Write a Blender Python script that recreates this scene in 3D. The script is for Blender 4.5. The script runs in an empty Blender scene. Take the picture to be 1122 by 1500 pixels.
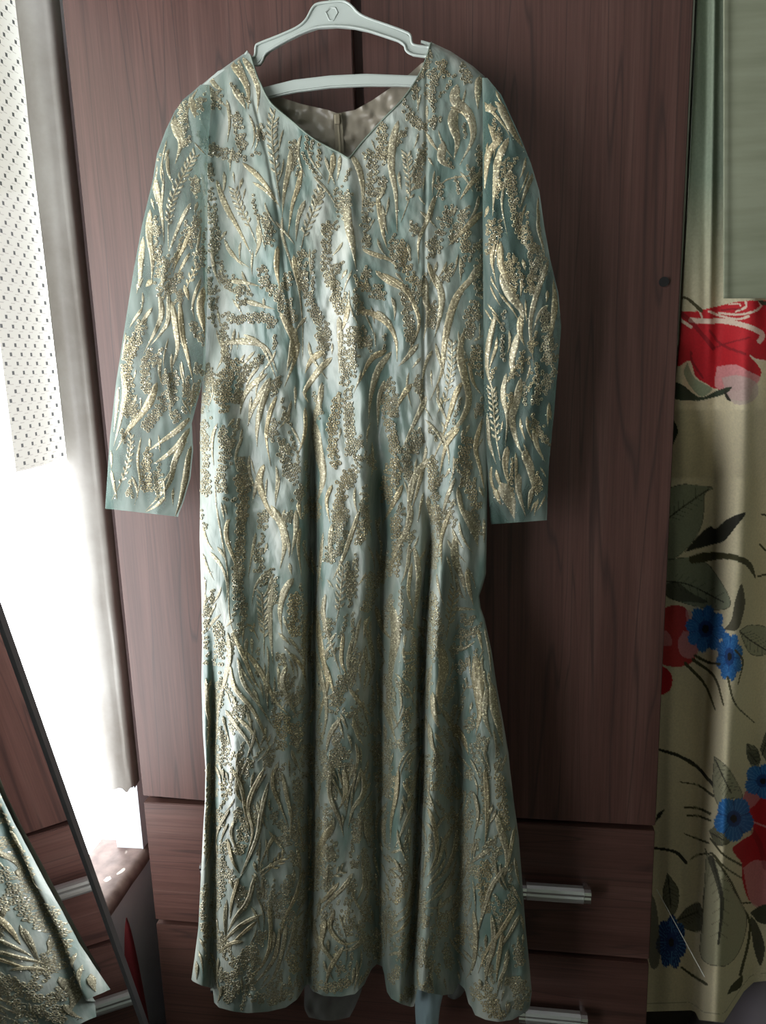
import bpy, bmesh, math, random
import numpy as np
from mathutils import Vector

# ------------------------------------------------------------------ camera
S = bpy.context.scene
COL = S.collection
W, H, FPX = 1122.0, 1500.0, 1100.0
YAW, PITCH, ROLL = 0.146771742, 0.19709001, -0.03001215
CAM = np.array([0.0, -1.1, 1.5])
_f = np.array([-math.sin(YAW)*math.cos(PITCH), math.cos(YAW)*math.cos(PITCH), -math.sin(PITCH)])
_r = np.cross(_f, [0, 0, 1.0]); _r /= np.linalg.norm(_r)
_u = np.cross(_r, _f)
c_, s_ = math.cos(ROLL), math.sin(ROLL)
RGT, UPV, FWD = _r*c_ + _u*s_, _u*c_ - _r*s_, _f
cam_d = bpy.data.cameras.new('camera')
cam = bpy.data.objects.new('camera', cam_d); COL.objects.link(cam)
cam_d.sensor_fit = 'VERTICAL'; cam_d.sensor_height = 24.0; cam_d.lens = FPX/H*24.0
cam_d.clip_start = 0.02
from mathutils import Matrix
m = Matrix.Identity(4)
for i in range(3):
    m[i][0] = RGT[i]; m[i][1] = UPV[i]; m[i][2] = -FWD[i]; m[i][3] = CAM[i]
cam.matrix_world = m
S.camera = cam

# ------------------------------------------------------------------ light and exposure
world = bpy.data.worlds.new('overcast_sky'); S.world = world; world.use_nodes = True
bg = world.node_tree.nodes['Background']
bg.inputs['Color'].default_value = (0.96, 0.98, 1.0, 1)
bg.inputs['Strength'].default_value = 6.7
WIN_Y0, WIN_Y1, WIN_Z0, WIN_Z1 = -1.25, 0.115, 0.575, 2.12
XW = -0.68
pd = bpy.data.lights.new('window_portal', 'AREA'); pd.shape = 'RECTANGLE'
pd.size = WIN_Z1-WIN_Z0; pd.size_y = WIN_Y1-WIN_Y0; pd.cycles.is_portal = True
po = bpy.data.objects.new('window_portal', pd); COL.objects.link(po)
po.location = (XW-0.14, (WIN_Y0+WIN_Y1)/2, (WIN_Z0+WIN_Z1)/2)
po.rotation_euler = (0, -math.pi/2, 0)
S.view_settings.view_transform = 'Standard'; S.view_settings.look = 'None'
S.view_settings.exposure = 0.0; S.view_settings.gamma = 1.0
S.view_settings.use_curve_mapping = False
S.cycles.max_bounces = 10; S.cycles.diffuse_bounces = 5; S.cycles.transparent_max_bounces = 24
S.cycles.use_denoising = True
rng = np.random.default_rng(7); random.seed(7)

# ------------------------------------------------------------------ helpers
def rays(px, py):
    px = np.asarray(px, float); py = np.asarray(py, float)
    return FWD + RGT*((px[..., None]-W/2)/FPX) - UPV*((py[..., None]-H/2)/FPX)
def at_y(px, py, Y):                       # point of the sight line on the plane y = Y
    d = rays(px, py); t = (np.asarray(Y)-CAM[1])/d[..., 1]
    return CAM + d*t[..., None]
def at_x(px, py, X):
    d = rays(px, py); t = (np.asarray(X)-CAM[0])/d[..., 0]
    return CAM + d*t[..., None]
def lin(r, g, b):
    f = lambda c: ((c/255+0.055)/1.055)**2.4 if c > 10 else c/255/12.92
    return (f(r), f(g), f(b), 1)
def tag(o, label=None, cat=None, group=None, kind=None):
    if label: o['label'] = label
    if cat: o['category'] = cat
    if group: o['group'] = group
    if kind: o['kind'] = kind
    return o
def empty(name, loc=(0, 0, 0)):
    o = bpy.data.objects.new(name, None); o.empty_display_size = 0.05
    COL.objects.link(o); o.location = loc; return o
def link(name, me, mat, parent=None, smooth=True):
    o = bpy.data.objects.new(name, me); COL.objects.link(o)
    for mm in (mat if isinstance(mat, (list, tuple)) else [mat]): me.materials.append(mm)
    if smooth:
        me.polygons.foreach_set('use_smooth', np.ones(len(me.polygons), bool))
    if parent is not None:
        o.parent = parent
        p = parent; off = Vector((0, 0, 0))
        while p is not None: off += p.location; p = p.parent
        o.location = -off                 # vertices are authored in world coordinates
    return o
def mesh_of(v, f, name='m'):
    me = bpy.data.meshes.new(name)
    v = np.asarray(v, float).reshape(-1, 3)
    if isinstance(f, np.ndarray):
        n, k = f.shape
        me.vertices.add(len(v)); me.vertices.foreach_set('co', v.ravel())
        me.loops.add(n*k); me.loops.foreach_set('vertex_index', f.ravel().astype(np.int32))
        me.polygons.add(n); me.polygons.foreach_set('loop_start', np.arange(0, n*k, k, dtype=np.int32))
        me.polygons.foreach_set('loop_total', np.full(n, k, np.int32))
        me.update(calc_edges=True)
    else:
        me.from_pydata(v.tolist(), [], f)
    me.validate(); me.update(); return me
def grid_faces(nr, nc, wrap=False):
    i = np.arange(nr-1)[:, None]; j = np.arange(nc if wrap else nc-1)[None, :]
    j2 = (j+1) % nc
    return np.stack([i*nc+j+0*i, (i+1)*nc+j, (i+1)*nc+j2, i*nc+j2+0*i], -1).reshape(-1, 4)
def box(name, x0, x1, y0, y1, z0, z1, mat, parent=None, bevel=0.0, seg=2):
    bm = bmesh.new(); bmesh.ops.create_cube(bm, size=1)
    for v in bm.verts:
        v.co = ((x0+x1)/2+v.co.x*(x1-x0), (y0+y1)/2+v.co.y*(y1-y0), (z0+z1)/2+v.co.z*(z1-z0))
    if bevel: bmesh.ops.bevel(bm, geom=bm.edges[:], offset=bevel, segments=seg, profile=0.5, affect='EDGES')
    me = bpy.data.meshes.new(name); bm.to_mesh(me); bm.free()
    return link(name, me, mat, parent, smooth=False)
def catmull(pts, n):
    P = np.asarray(pts, float)
    if len(P) == 2:
        t = np.linspace(0, 1, n)[:, None]; return P[0]*(1-t)+P[1]*t
    P = np.vstack([2*P[0]-P[1], P, 2*P[-1]-P[-2]])
    k = len(P)-3; t = np.linspace(0, k-1e-9, n); i = t.astype(int); f = (t-i)[:, None]
    p0, p1, p2, p3 = P[i], P[i+1], P[i+2], P[i+3]
    return .5*(2*p1+(p2-p0)*f+(2*p0-5*p1+4*p2-p3)*f**2+(3*p1-p0-3*p2+p3)*f**3)
def vnoise(x, y, seed=0):                  # smooth value noise
    x = np.asarray(x, float); y = np.asarray(y, float)
    xi = np.floor(x).astype(np.int64); yi = np.floor(y).astype(np.int64); fx = x-xi; fy = y-yi
    fx = fx*fx*(3-2*fx); fy = fy*fy*(3-2*fy)
    def h(a, b):
        n = (a*374761393+b*668265263+seed*1442695041) & 0x7fffffff
        n = ((n ^ (n >> 13))*1274126177) & 0x7fffffff
        return ((n ^ (n >> 16)) & 0xffff)/65535.0
    return (h(xi, yi)*(1-fx)+h(xi+1, yi)*fx)*(1-fy)+(h(xi, yi+1)*(1-fx)+h(xi+1, yi+1)*fx)*fy - .5
def tube(points, rad, seg=10, cap=True):
    P = np.asarray(points, float); n = len(P); rad = np.broadcast_to(rad, (n,))
    T = np.gradient(P, axis=0); T /= np.linalg.norm(T, axis=1)[:, None]
    a = np.array([0, 0, 1.0]) if abs(T[0][2]) < .9 else np.array([1.0, 0, 0])
    V = []; N = np.cross(T[0], a); N /= np.linalg.norm(N)
    for i in range(n):
        N = N - T[i]*(N@T[i]); N /= np.linalg.norm(N); B = np.cross(T[i], N)
        for k in range(seg):
            t = 2*math.pi*k/seg; V.append(P[i]+rad[i]*(N*math.cos(t)+B*math.sin(t)))
    F = [list(q) for q in grid_faces(n, seg, True)]
    if cap: F += [list(range(seg))[::-1], list(range((n-1)*seg, n*seg))]
    return V, F

# ------------------------------------------------------------------ materials
def mat(name, color=None, rough=.5, metal=0.0, spec=.5, **kw):
    m = bpy.data.materials.new(name); m.use_nodes = True
    b = m.node_tree.nodes['Principled BSDF']
    if color: b.inputs['Base Color'].default_value = color
    b.inputs['Roughness'].default_value = rough; b.inputs['Metallic'].default_value = metal
    b.inputs['Specular IOR Level'].default_value = spec
    for k, v in kw.items(): b.inputs[k.replace('_', ' ')].default_value = v
    return m, m.node_tree.nodes, m.node_tree.links, b
def nd(N, t, **kw):
    n = N.new(t)
    for k, v in kw.items():
        if k in n.inputs: n.inputs[k].default_value = v
        else: setattr(n, k, v)
    return n
def ramp(N, stops):
    r = N.new('ShaderNodeValToRGB'); e = r.color_ramp.elements
    while len(e) < len(stops): e.new(0.5)
    for q, (p, c) in zip(e, stops): q.position = p; q.color = c
    return r
def mapped(N, L, scale, coord='Object', rot=(0, 0, 0)):
    tc = N.new('ShaderNodeTexCoord'); mp = N.new('ShaderNodeMapping')
    mp.inputs['Scale'].default_value = scale; mp.inputs['Rotation'].default_value = rot
    L.new(tc.outputs[coord], mp.inputs['Vector']); return mp
def mixc(N, L, fac, a, b, mode='MIX'):
    x = N.new('ShaderNodeMix'); x.data_type = 'RGBA'; x.blend_type = mode
    for s, v in ((0, fac), (6, a), (7, b)):
        if hasattr(v, 'is_linked') or hasattr(v, 'links'): L.new(v, x.inputs[s])
        else: x.inputs[s].default_value = v
    return x.outputs[2]

def wood(name, horiz=False):
    m, N, L, b = mat(name, rough=.42, spec=.5)
    sc = (1.0, 1, 1)
    A = (14, 14, .5) if not horiz else (.5, 14, 14)
    mp = mapped(N, L, A)
    n1 = nd(N, 'ShaderNodeTexNoise', Scale=2.2, Detail=6.0, Roughness=.6, Distortion=.35); L.new(mp.outputs[0], n1.inputs['Vector'])
    mp2 = mapped(N, L, (90, 90, 1.6) if not horiz else (1.6, 90, 90))
    n2 = nd(N, 'ShaderNodeTexNoise', Scale=3.0, Detail=4.0, Roughness=.7); L.new(mp2.outputs[0], n2.inputs['Vector'])
    mp3 = mapped(N, L, (5, 5, .28) if not horiz else (.25, 5, 6))
    n3 = nd(N, 'ShaderNodeTexNoise', Scale=2.7, Detail=2.5, Roughness=.45, Distortion=.5); L.new(mp3.outputs[0], n3.inputs['Vector'])
    # thin dark vein where a slow noise crosses its middle value
    def vein(src, c, w):
        s = nd(N, 'ShaderNodeMath', operation='SUBTRACT'); L.new(src, s.inputs[0]); s.inputs[1].default_value = c
        a = nd(N, 'ShaderNodeMath', operation='ABSOLUTE'); L.new(s.outputs[0], a.inputs[0])
        r = nd(N, 'ShaderNodeMapRange'); r.inputs['From Min'].default_value = 0; r.inputs['From Max'].default_value = w
        r.inputs['To Min'].default_value = 1; r.inputs['To Max'].default_value = 0; L.new(a.outputs[0], r.inputs['Value']); return r.outputs[0]
    base = ramp(N, [(.25, (.066, .028, .022, 1)), (.55, (.104, .048, .039, 1)), (.8, (.142, .076, .062, 1))]); L.new(n1.outputs['Fac'], base.inputs[0])
    g = ramp(N, [(.35, (.55, .55, .55, 1)), (.62, (1, 1, 1, 1))]); L.new(n2.outputs['Fac'], g.inputs[0])
    c1 = mixc(N, L, .75, base.outputs[0], g.outputs[0], 'MULTIPLY')
    v1 = vein(n3.outputs['Fac'], .5, .012); v2 = vein(n3.outputs['Fac'], .41, .007); v3 = vein(n3.outputs['Fac'], .6, .008)
    mx = nd(N, 'ShaderNodeMath', operation='MAXIMUM'); L.new(v1, mx.inputs[0]); L.new(v2, mx.inputs[1])
    my = nd(N, 'ShaderNodeMath', operation='MAXIMUM'); L.new(mx.outputs[0], my.inputs[0]); L.new(v3, my.inputs[1])
    ml = nd(N, 'ShaderNodeMath', operation='MULTIPLY'); L.new(my.outputs[0], ml.inputs[0]); ml.inputs[1].default_value = .72
    c2 = mixc(N, L, ml.outputs[0], c1, (.034, .018, .016, 1))
    L.new(c2, b.inputs['Base Color'])
    bp = nd(N, 'ShaderNodeBump', Strength=.12, Distance=.001); L.new(n2.outputs['Fac'], bp.inputs['Height']); L.new(bp.outputs[0], b.inputs['Normal'])
    return m
M_DOOR = wood('walnut_laminate_vertical'); M_DRAWER = wood('walnut_laminate_horizontal', True)
M_DARK = mat('dark_gap', (.008, .007, .007, 1), .8)[0]
M_CHROME = mat('brushed_metal', (.74, .75, .77, 1), .42, 1.0)[0]
M_CAP = mat('polished_cap', (.75, .75, .77, 1), .14, 1.0)[0]
M_PLASTIC = mat('hanger_plastic', lin(176, 184, 178), .38, 0, .5, Subsurface_Weight=.0)[0]
M_WHITE = None

def plaster(name, c1, c2, sc=6, rough=.85):
    m, N, L, b = mat(name, rough=rough)
    mp = mapped(N, L, (1, 1, 1))
    n = nd(N, 'ShaderNodeTexNoise', Scale=sc, Detail=6.0, Roughness=.65); L.new(mp.outputs[0], n.inputs['Vector'])
    r = ramp(N, [(.35, c1), (.68, c2)]); L.new(n.outputs['Fac'], r.inputs[0]); L.new(r.outputs[0], b.inputs['Base Color'])
    bp = nd(N, 'ShaderNodeBump', Strength=.25, Distance=.003); L.new(n.outputs['Fac'], bp.inputs['Height']); L.new(bp.outputs[0], b.inputs['Normal'])
    return m
M_WALL = plaster('left_wall_plaster', lin(205, 212, 222), lin(222, 226, 232))
M_WALLG = plaster('green_wall', lin(160, 168, 150), lin(176, 182, 165))
M_TRIM = plaster('painted_trim', lin(126, 120, 113), lin(160, 157, 152), 4, .42)
M_CEIL = plaster('ceiling_white', lin(205, 205, 200), lin(215, 215, 212))
M_FLOOR = plaster('dark_floor', lin(60, 50, 46), lin(80, 68, 60), 9, .5)

def sill_mat():
    m, N, L, b = mat('worn_sill_paint', rough=.55)
    mp = mapped(N, L, (1, 1, 1))
    n = nd(N, 'ShaderNodeTexNoise', Scale=30.0, Detail=6.0); L.new(mp.outputs[0], n.inputs['Vector'])
    r = ramp(N, [(.35, lin(96, 76, 72)), (.65, lin(138, 116, 110))]); L.new(n.outputs['Fac'], r.inputs[0])
    n2 = nd(N, 'ShaderNodeTexNoise', Scale=26.0, Detail=2.0, Distortion=.6); mp2 = mapped(N, L, (1, 1, .5)); L.new(mp2.outputs[0], n2.inputs['Vector'])
    r2 = ramp(N, [(.66, (0, 0, 0, 1)), (.69, (1, 1, 1, 1))]); L.new(n2.outputs['Fac'], r2.inputs[0])
    L.new(mixc(N, L, r2.outputs[0], r.outputs[0], lin(225, 215, 205)), b.inputs['Base Color'])
    bp = nd(N, 'ShaderNodeBump', Strength=.4, Distance=.002); L.new(n.outputs['Fac'], bp.inputs['Height']); L.new(bp.outputs[0], b.inputs['Normal'])
    return m
M_SILL = sill_mat()

def satin():
    m, N, L, b = mat('sage_satin_under_tulle', rough=.36, spec=.6)
    mp = mapped(N, L, (9, 9, 3.6))
    n = nd(N, 'ShaderNodeTexNoise', Scale=2.0, Detail=3.0, Roughness=.55, Distortion=.8); L.new(mp.outputs[0], n.inputs['Vector'])
    r = ramp(N, [(.34, lin(98, 120, 113)), (.5, lin(130, 141, 133)), (.68, lin(172, 176, 168))]); L.new(n.outputs['Fac'], r.inputs[0])
    L.new(r.outputs[0], b.inputs['Base Color'])
    b.inputs['Sheen Weight'].default_value = .25; b.inputs['Sheen Roughness'].default_value = .4
    mp2 = mapped(N, L, (900, 900, 900)); n2 = nd(N, 'ShaderNodeTexNoise', Scale=1.0, Detail=1.0); L.new(mp2.outputs[0], n2.inputs['Vector'])
    mp3 = mapped(N, L, (60, 60, 22)); n3 = nd(N, 'ShaderNodeTexNoise', Scale=1.0, Detail=3.0, Distortion=.7); L.new(mp3.outputs[0], n3.inputs['Vector'])
    b1 = nd(N, 'ShaderNodeBump', Strength=.30, Distance=.006); L.new(n3.outputs['Fac'], b1.inputs['Height'])
    b2 = nd(N, 'ShaderNodeBump', Strength=.12, Distance=.0006); L.new(n2.outputs['Fac'], b2.inputs['Height']); L.new(b1.outputs[0], b2.inputs['Normal'])
    L.new(b2.outputs[0], b.inputs['Normal'])
    return m
M_SATIN = satin()
def sheer(name, c1, c2, alpha):
    m, N, L, b = mat(name, rough=.5)
    mp = mapped(N, L, (8, 8, 4))
    n = nd(N, 'ShaderNodeTexNoise', Scale=2.4, Detail=3.0, Distortion=.7); L.new(mp.outputs[0], n.inputs['Vector'])
    r = ramp(N, [(.36, c1), (.64, c2)]); L.new(n.outputs['Fac'], r.inputs[0]); L.new(r.outputs[0], b.inputs['Base Color'])
    b.inputs['Sheen Weight'].default_value = .3
    tl = nd(N, 'ShaderNodeBsdfTranslucent'); L.new(r.outputs[0], tl.inputs['Color'])
    m1 = nd(N, 'ShaderNodeMixShader', Fac=.48); L.new(b.outputs[0], m1.inputs[1]); L.new(tl.outputs[0], m1.inputs[2])
    tr = nd(N, 'ShaderNodeBsdfTransparent'); m2 = nd(N, 'ShaderNodeMixShader')
    r2 = ramp(N, [(.3, (alpha-.14,)*3+(1,)), (.7, (min(1, alpha+.14),)*3+(1,))]); L.new(n.outputs['Fac'], r2.inputs[0]); L.new(r2.outputs[0], m2.inputs['Fac'])
    L.new(tr.outputs[0], m2.inputs[1]); L.new(m1.outputs[0], m2.inputs[2])
    out = [q for q in N if q.type == 'OUTPUT_MATERIAL'][0]; L.new(m2.outputs[0], out.inputs['Surface'])
    return m
M_SHEER = sheer('seafoam_tulle', lin(104, 142, 133), lin(160, 178, 170), .50)
M_LINING = mat('taupe_satin_lining', lin(132, 124, 110), .33, 0, .5)[0]
M_BLUELIN = mat('pale_blue_lining', lin(150, 170, 178), .35, 0, .6)[0]
M_BIND = mat('neckline_binding', lin(112, 124, 112), .5)[0]
M_ZIP = mat('zip_tape', lin(112, 104, 86), .6)[0]
M_ZIPM = mat('zip_metal', lin(150, 140, 120), .35, .6)[0]

def gold():
    m, N, L, b = mat('gold_metallic_thread', rough=.38, metal=.3)
    mp = mapped(N, L, (1, 1, 1))
    v = nd(N, 'ShaderNodeTexVoronoi', Scale=620.0); L.new(mp.outputs[0], v.inputs['Vector'])
    sep = nd(N, 'ShaderNodeSeparateColor'); L.new(v.outputs['Color'], sep.inputs[0])
    oi = nd(N, 'ShaderNodeObjectInfo')
    r0 = ramp(N, [(0, lin(178, 172, 149)), (.5, lin(186, 179, 153)), (1, lin(186, 174, 141))]); L.new(oi.outputs['Random'], r0.inputs[0])
    r1 = ramp(N, [(0, (.5, .48, .44, 1)), (.6, (.8, .78, .75, 1)), (.9, (1.0, 1.0, 1.0, 1)), (.93, (1.9, 1.9, 1.85, 1))]); L.new(sep.outputs[0], r1.inputs[0])  # brightest cells are sparkle glints painted into the thread colour
    L.new(mixc(N, L, 1.0, r0.outputs[0], r1.outputs[0], 'MULTIPLY'), b.inputs['Base Color'])
    rr = ramp(N, [(0, (.55,)*3+(1,)), (.8, (.42,)*3+(1,)), (.9, (.14,)*3+(1,))]); L.new(sep.outputs[1], rr.inputs[0]); L.new(rr.outputs[0], b.inputs['Roughness'])
    bp = nd(N, 'ShaderNodeBump', Strength=.9, Distance=.0012); L.new(sep.outputs[2], bp.inputs['Height'])
    n2 = nd(N, 'ShaderNodeTexNoise', Scale=260.0, Detail=2.0); L.new(mp.outputs[0], n2.inputs['Vector'])
    b2 = nd(N, 'ShaderNodeBump', Strength=.6, Distance=.0015); L.new(n2.outputs['Fac'], b2.inputs['Height']); L.new(bp.outputs[0], b2.inputs['Normal'])
    L.new(b2.outputs[0], b.inputs['Normal'])
    return m
M_GOLD = gold()
M_SEQ = mat('sequin_facets', (.93, .88, .76, 1), .16, .95)[0]

# ------------------------------------------------------------------ room shell
RX1, RY0, RY1, RZ = 2.3, -2.7, 0.55, 2.6
box('floor', XW-.02, RX1, RY0, RY1, -.05, 0, M_FLOOR)['kind'] = 'structure'
box('ceiling', XW-.02, RX1, RY0, RY1, RZ, RZ+.05, M_CEIL)['kind'] = 'structure'
box('wall_back', XW-.02, RX1, RY1, RY1+.1, 0, RZ, M_WALLG)['kind'] = 'structure'
box('wall_right', RX1, RX1+.1, RY0, RY1, 0, RZ, M_WALLG)['kind'] = 'structure'
box('wall_front', XW-.02, RX1, RY0-.1, RY0, 0, RZ, M_WALLG)['kind'] = 'structure'
TH = .055
def wall_left():
    V, F = [], []
    def bx(y0, y1, z0, z1, x0=XW-TH, x1=XW):
        k = len(V); V.extend([(x, y, z) for x in (x0, x1) for y in (y0, y1) for z in (z0, z1)])
        F.extend([[k+a for a in q] for q in ((0, 1, 3, 2), (4, 6, 7, 5), (0, 4, 5, 1), (2, 3, 7, 6), (0, 2, 6, 4), (1, 5, 7, 3))])
    bx(RY0, RY1, 0, WIN_Z0-.03); bx(RY0, RY1, WIN_Z1, RZ)
    bx(RY0, WIN_Y0, WIN_Z0-.03, WIN_Z1); bx(WIN_Y1+.022, RY1, WIN_Z0-.03, WIN_Z1)
    o = link('wall_left', mesh_of(V, F), M_WALL, None, False); o['kind'] = 'structure'
wall_left()
box('added_sky_blocker', XW-1.5, XW-TH-.01, WIN_Y0-1.5, WIN_Y1+1.5, WIN_Z1+.03, WIN_Z1+.13, M_WALLG)['kind'] = 'structure'   # unseen slab added above the window to keep high sky light off the hem
# rounded painted casing on the far jamb, its foot broken off above the sill
def casing():
    x_in, x_out, y0 = XW+.002, XW-.056, WIN_Y1
    prof = []                                # plan section
    for t in np.linspace(0, math.pi/2, 7): prof.append((x_in-.010+.010*math.cos(t)*1.0, y0+.010-.010*math.sin(t)))
    for t in np.linspace(.06, 1, 9): prof.append((x_in-.010-(x_in-.010-x_out)*t, y0-.006*math.sin(math.pi*t)))
    prof += [(x_out, y0+.03), (x_in, y0+.03)]
    nz = 40; zb = .715; V = []
    for i in range(nz):
        z = zb+(WIN_Z1-zb)*(i/(nz-1))**1.6
        for k, (x, y) in enumerate(prof):
            zz = z
            if i < 6: zz += (.012*vnoise(k*.6, 3.1)+.010*vnoise(k*1.7, 8.2))*(1-i/6)
            V.append((x, y+.0016*vnoise(z*40, k*.7, 5), zz))
    F = [list(q) for q in grid_faces(nz, len(prof), True)] + [list(range(len(prof)))]
    o = link('trim_1', mesh_of(V, F), M_TRIM); o['kind'] = 'structure'
casing()
# window sill with a rounded nose
def sill():
    prof = []; zt = WIN_Z0; t = .034; nose = XW+.012
    prof.append((XW-.10, zt-.002))
    for a in np.linspace(math.pi/2, -math.pi/2, 10): prof.append((nose-.017+.017*math.cos(a), zt-t/2+t/2*math.sin(a)))
    prof.append((XW-.10, zt-t))
    ny = 60; V = []
    for i in range(ny):
        y = WIN_Y0+(WIN_Y1+.045-WIN_Y0)*i/(ny-1)
        for k, (x, z) in enumerate(prof): V.append((x+.0022*vnoise(y*30, k*.5, 2), y, z+.0016*vnoise(y*34, k*.6, 9)))
    n = len(prof); F = [list(q) for q in grid_faces(ny, n, True)] + [list(range(n)), list(range((ny-1)*n, ny*n))[::-1]]
    o = link('trim_2', mesh_of(V, F), M_SILL); o['kind'] = 'structure'
sill()

# ------------------------------------------------------------------ wardrobe
XL, XR = -0.5953, 0.2522
XG = -0.178
Z1, Z2 = 1.5-.7280, 1.5-.9687
ZS = Z1-Z2
TOP = 2.10
wr = empty('wardrobe', (XL, 0.25, 0))
tag(wr, 'tall dark walnut wardrobe with two doors above wide drawers behind the dress', 'wardrobe')
def carcass():
    V, F = [], []
    def bx(x0, x1, y0, y1, z0, z1):
        k = len(V); V.extend([(x, y, z) for x in (x0, x1) for y in (y0, y1) for z in (z0, z1)])
        F.extend([[k+a for a in q] for q in ((0, 1, 3, 2), (4, 6, 7, 5), (0, 4, 5, 1), (2, 3, 7, 6), (0, 2, 6, 4), (1, 5, 7, 3))])
    bx(XL+.001, XL+.018, .0185, .5, 0, TOP-.02); bx(XR-.018, XR-.001, .0185, .5, 0, TOP-.02)
    bx(XL+.018, XR-.018, .0185, .5, TOP-.04, TOP-.02); bx(XL+.018, XR-.018, .48, .5, 0, TOP-.04)
    bx(XL+.018, XR-.018, .03, .48, Z1-.009, Z1+.009)
    bx(XG-.0085, XG+.0085, .022, .48, Z1+.009, TOP-.04)
    bx(XL+.018, XR-.018, .06, .08, 0, .045)
    link('carcass', mesh_of(V, F), M_DOOR, wr, False)
carcass()
def slab(name, corners, mat_, th=.018):      # corners x,z : bl, br, tr, tl
    bm = bmesh.new()
    fr = [bm.verts.new((x, 0, z)) for x, z in corners]; bk = [bm.verts.new((x, th, z)) for x, z in corners]
    bm.faces.new(fr); bm.faces.new(bk[::-1])
    for i in range(4): bm.faces.new((fr[i], bk[i], bk[(i+1) % 4], fr[(i+1) % 4]))
    bmesh.ops.recalc_face_normals(bm, faces=bm.faces[:])
    bmesh.ops.bevel(bm, geom=bm.edges[:], offset=.0012, segments=2, affect='EDGES')
    me = bpy.data.meshes.new(name); bm.to_mesh(me); bm.free()
    return link(name, me, mat_, wr, False)
# the left door sags a little towards the middle
def pz(px, py): p = at_y(px, py, 0.0); return p[0], p[2]
zl0 = pz(208.3, 1165.5)[1]; zl1 = pz(299.5, 1174)[1]; xl1 = pz(299.5, 1174)[0]
slope = (zl1-zl0)/(xl1-XL)
dl = slab('door', [(XL, zl0), (XG-.0075, zl0+slope*(XG-.0075-XL)*.75), (XG-.0075, TOP), (XL, TOP)], M_DOOR)
zr = pz(860, 1204.5)[1]
dr = slab('door', [(XG+.0065, zr), (XR, zr), (XR, TOP), (XG+.0065, TOP)], M_DOOR)
lk = at_y(972, 413, 0.0)
V, F = tube([(lk[0], -.0005, lk[2]), (lk[0], -.003, lk[2])], .0065, 20)
link('lock', mesh_of(V, F), M_DARK, dr, False)
ztop = pz(860, 1212.5)[1]
def handle(parent, xc, zc):
    V, F, MI = [], [], []
    def add(v, f, mi):
        k = len(V); V.extend(v); F.extend([[k+a for a in q] for q in f]); MI.extend([mi]*len(f))
    hl = .055
    def bar(x0, x1, r, mi, sc=1.0):          # two rolled ribs side by side with a groove
        prof = []
        for a in np.linspace(-.15*math.pi, 1.0*math.pi, 12): prof.append((-.030-r*.62*math.sin(a)*sc, .0068+r*math.cos(math.pi-a)*-1*sc))
        pr = []
        for a in np.linspace(math.pi*.5, math.pi*1.42, 9): pr.append((-.026+r*math.cos(a), .0064+r*math.sin(a)*1.0))
        # simple closed section: upper rib + lower rib
        sec = [(-.020, .0135*sc), (-.027, .0135*sc), (-.0325, .0115*sc), (-.0345, .0072*sc), (-.033, .0028*sc), (-.0300, .0002), (-.0318, -.0030*sc), (-.0322, -.0072*sc), (-.0305, -.0112*sc), (-.026, -.0130*sc), (-.020, -.0130*sc)]
        n = len(sec); v = [(x, y, zc+z) for x in (x0, x1) for (y, z) in sec]
        f = [[k, (k+1) % n, n+(k+1) % n, n+k] for k in range(n)]+[list(range(n))[::-1], list(range(n, 2*n))]
        add(v, f, mi)
    bar(xc-hl+.011, xc+hl-.011, .008, 0)
    for s in (-1, 1):
        a, b_ = sorted((xc+s*(hl-.0105), xc+s*hl)); bar(a, b_, .008, 1, .93)
        xx = xc+s*(hl-.0055)
        v, f = tube([(xx, -.0005, zc), (xx, -.021, zc)], .006, 14); add(v, f, 1)
    me = mesh_of(V, F); 
    o = link('handle', me, [M_CHROME, M_CAP], parent, False)
    me.polygons.foreach_set('material_index', MI)
    o['label'] = 'ribbed silver drawer handle with polished end caps'
    return o
hxr = .0985; hxl = -.434
for k in range(3):
    zt = ztop-k*ZS; zb = zt-ZS+.009
    if k == 2: zb = max(zb, .05)
    d = slab('drawer', [(XL, zb), (XR, zb), (XR, zt), (XL, zt)], M_DRAWER)
    zc = (at_y(815, 1314, -.033)[2] if k == 0 else at_y(815, 1314, -.033)[2]-k*ZS+.008)
    handle(d, hxl, zc); handle(d, hxr, zc)
box('plinth', XL+.018, XR-.018, .025, .06, .0, .045, M_DARK, wr)

# ------------------------------------------------------------------ leaning mirror
mn = np.array([0.98413699, 0.14084772, 0.10787171]); md = -0.50972954   # plane in camera-foot frame (origin at the camera position)
mo = CAM.copy()
def onmir(px, py):
    d = rays(px, py); t = md/(d@mn); return mo+d*t
e1, e2 = onmir(0., 890.), onmir(215., 1500.)
ev = (e1-e2)/np.linalg.norm(e1-e2)                 # up along the far edge
eh = np.cross(ev, mn); eh /= np.linalg.norm(eh)
if eh[1] > 0: eh = -eh                               # towards the camera side
top_len = 1.30; wid = .36
base = e2-ev*(e2[2]-.002+min(0, eh[2]*wid))/ev[2]
mr = empty('leaning_mirror', tuple(base)); tag(mr, 'dark-framed mirror leaning against the window wall, reflecting the dress hem', 'mirror')
def mbar(a0, a1, b0, b1, d0, d1, name, mat_):       # a along eh, b along ev, d along normal
    V = [base+eh*a+ev*b+mn*d for a in (a0, a1) for b in (b0, b1) for d in (d0, d1)]
    F = [(0, 1, 3, 2), (4, 6, 7, 5), (0, 4, 5, 1), (2, 3, 7, 6), (0, 2, 6, 4), (1, 5, 7, 3)]
    return link(name, mesh_of(V, [list(q) for q in F]), mat_, mr, False)
M_FRAME = mat('mirror_edge_dark', lin(120, 118, 128), .4)[0]
M_MIRROR = mat('mirror_silver', (.92, .93, .95, 1), .015, 1.0)[0]
fw = .0125
mbar(fw*.8, wid-fw*.8, fw*.8, top_len-fw*.8, -.003, 0, 'glass', M_MIRROR)
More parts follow.
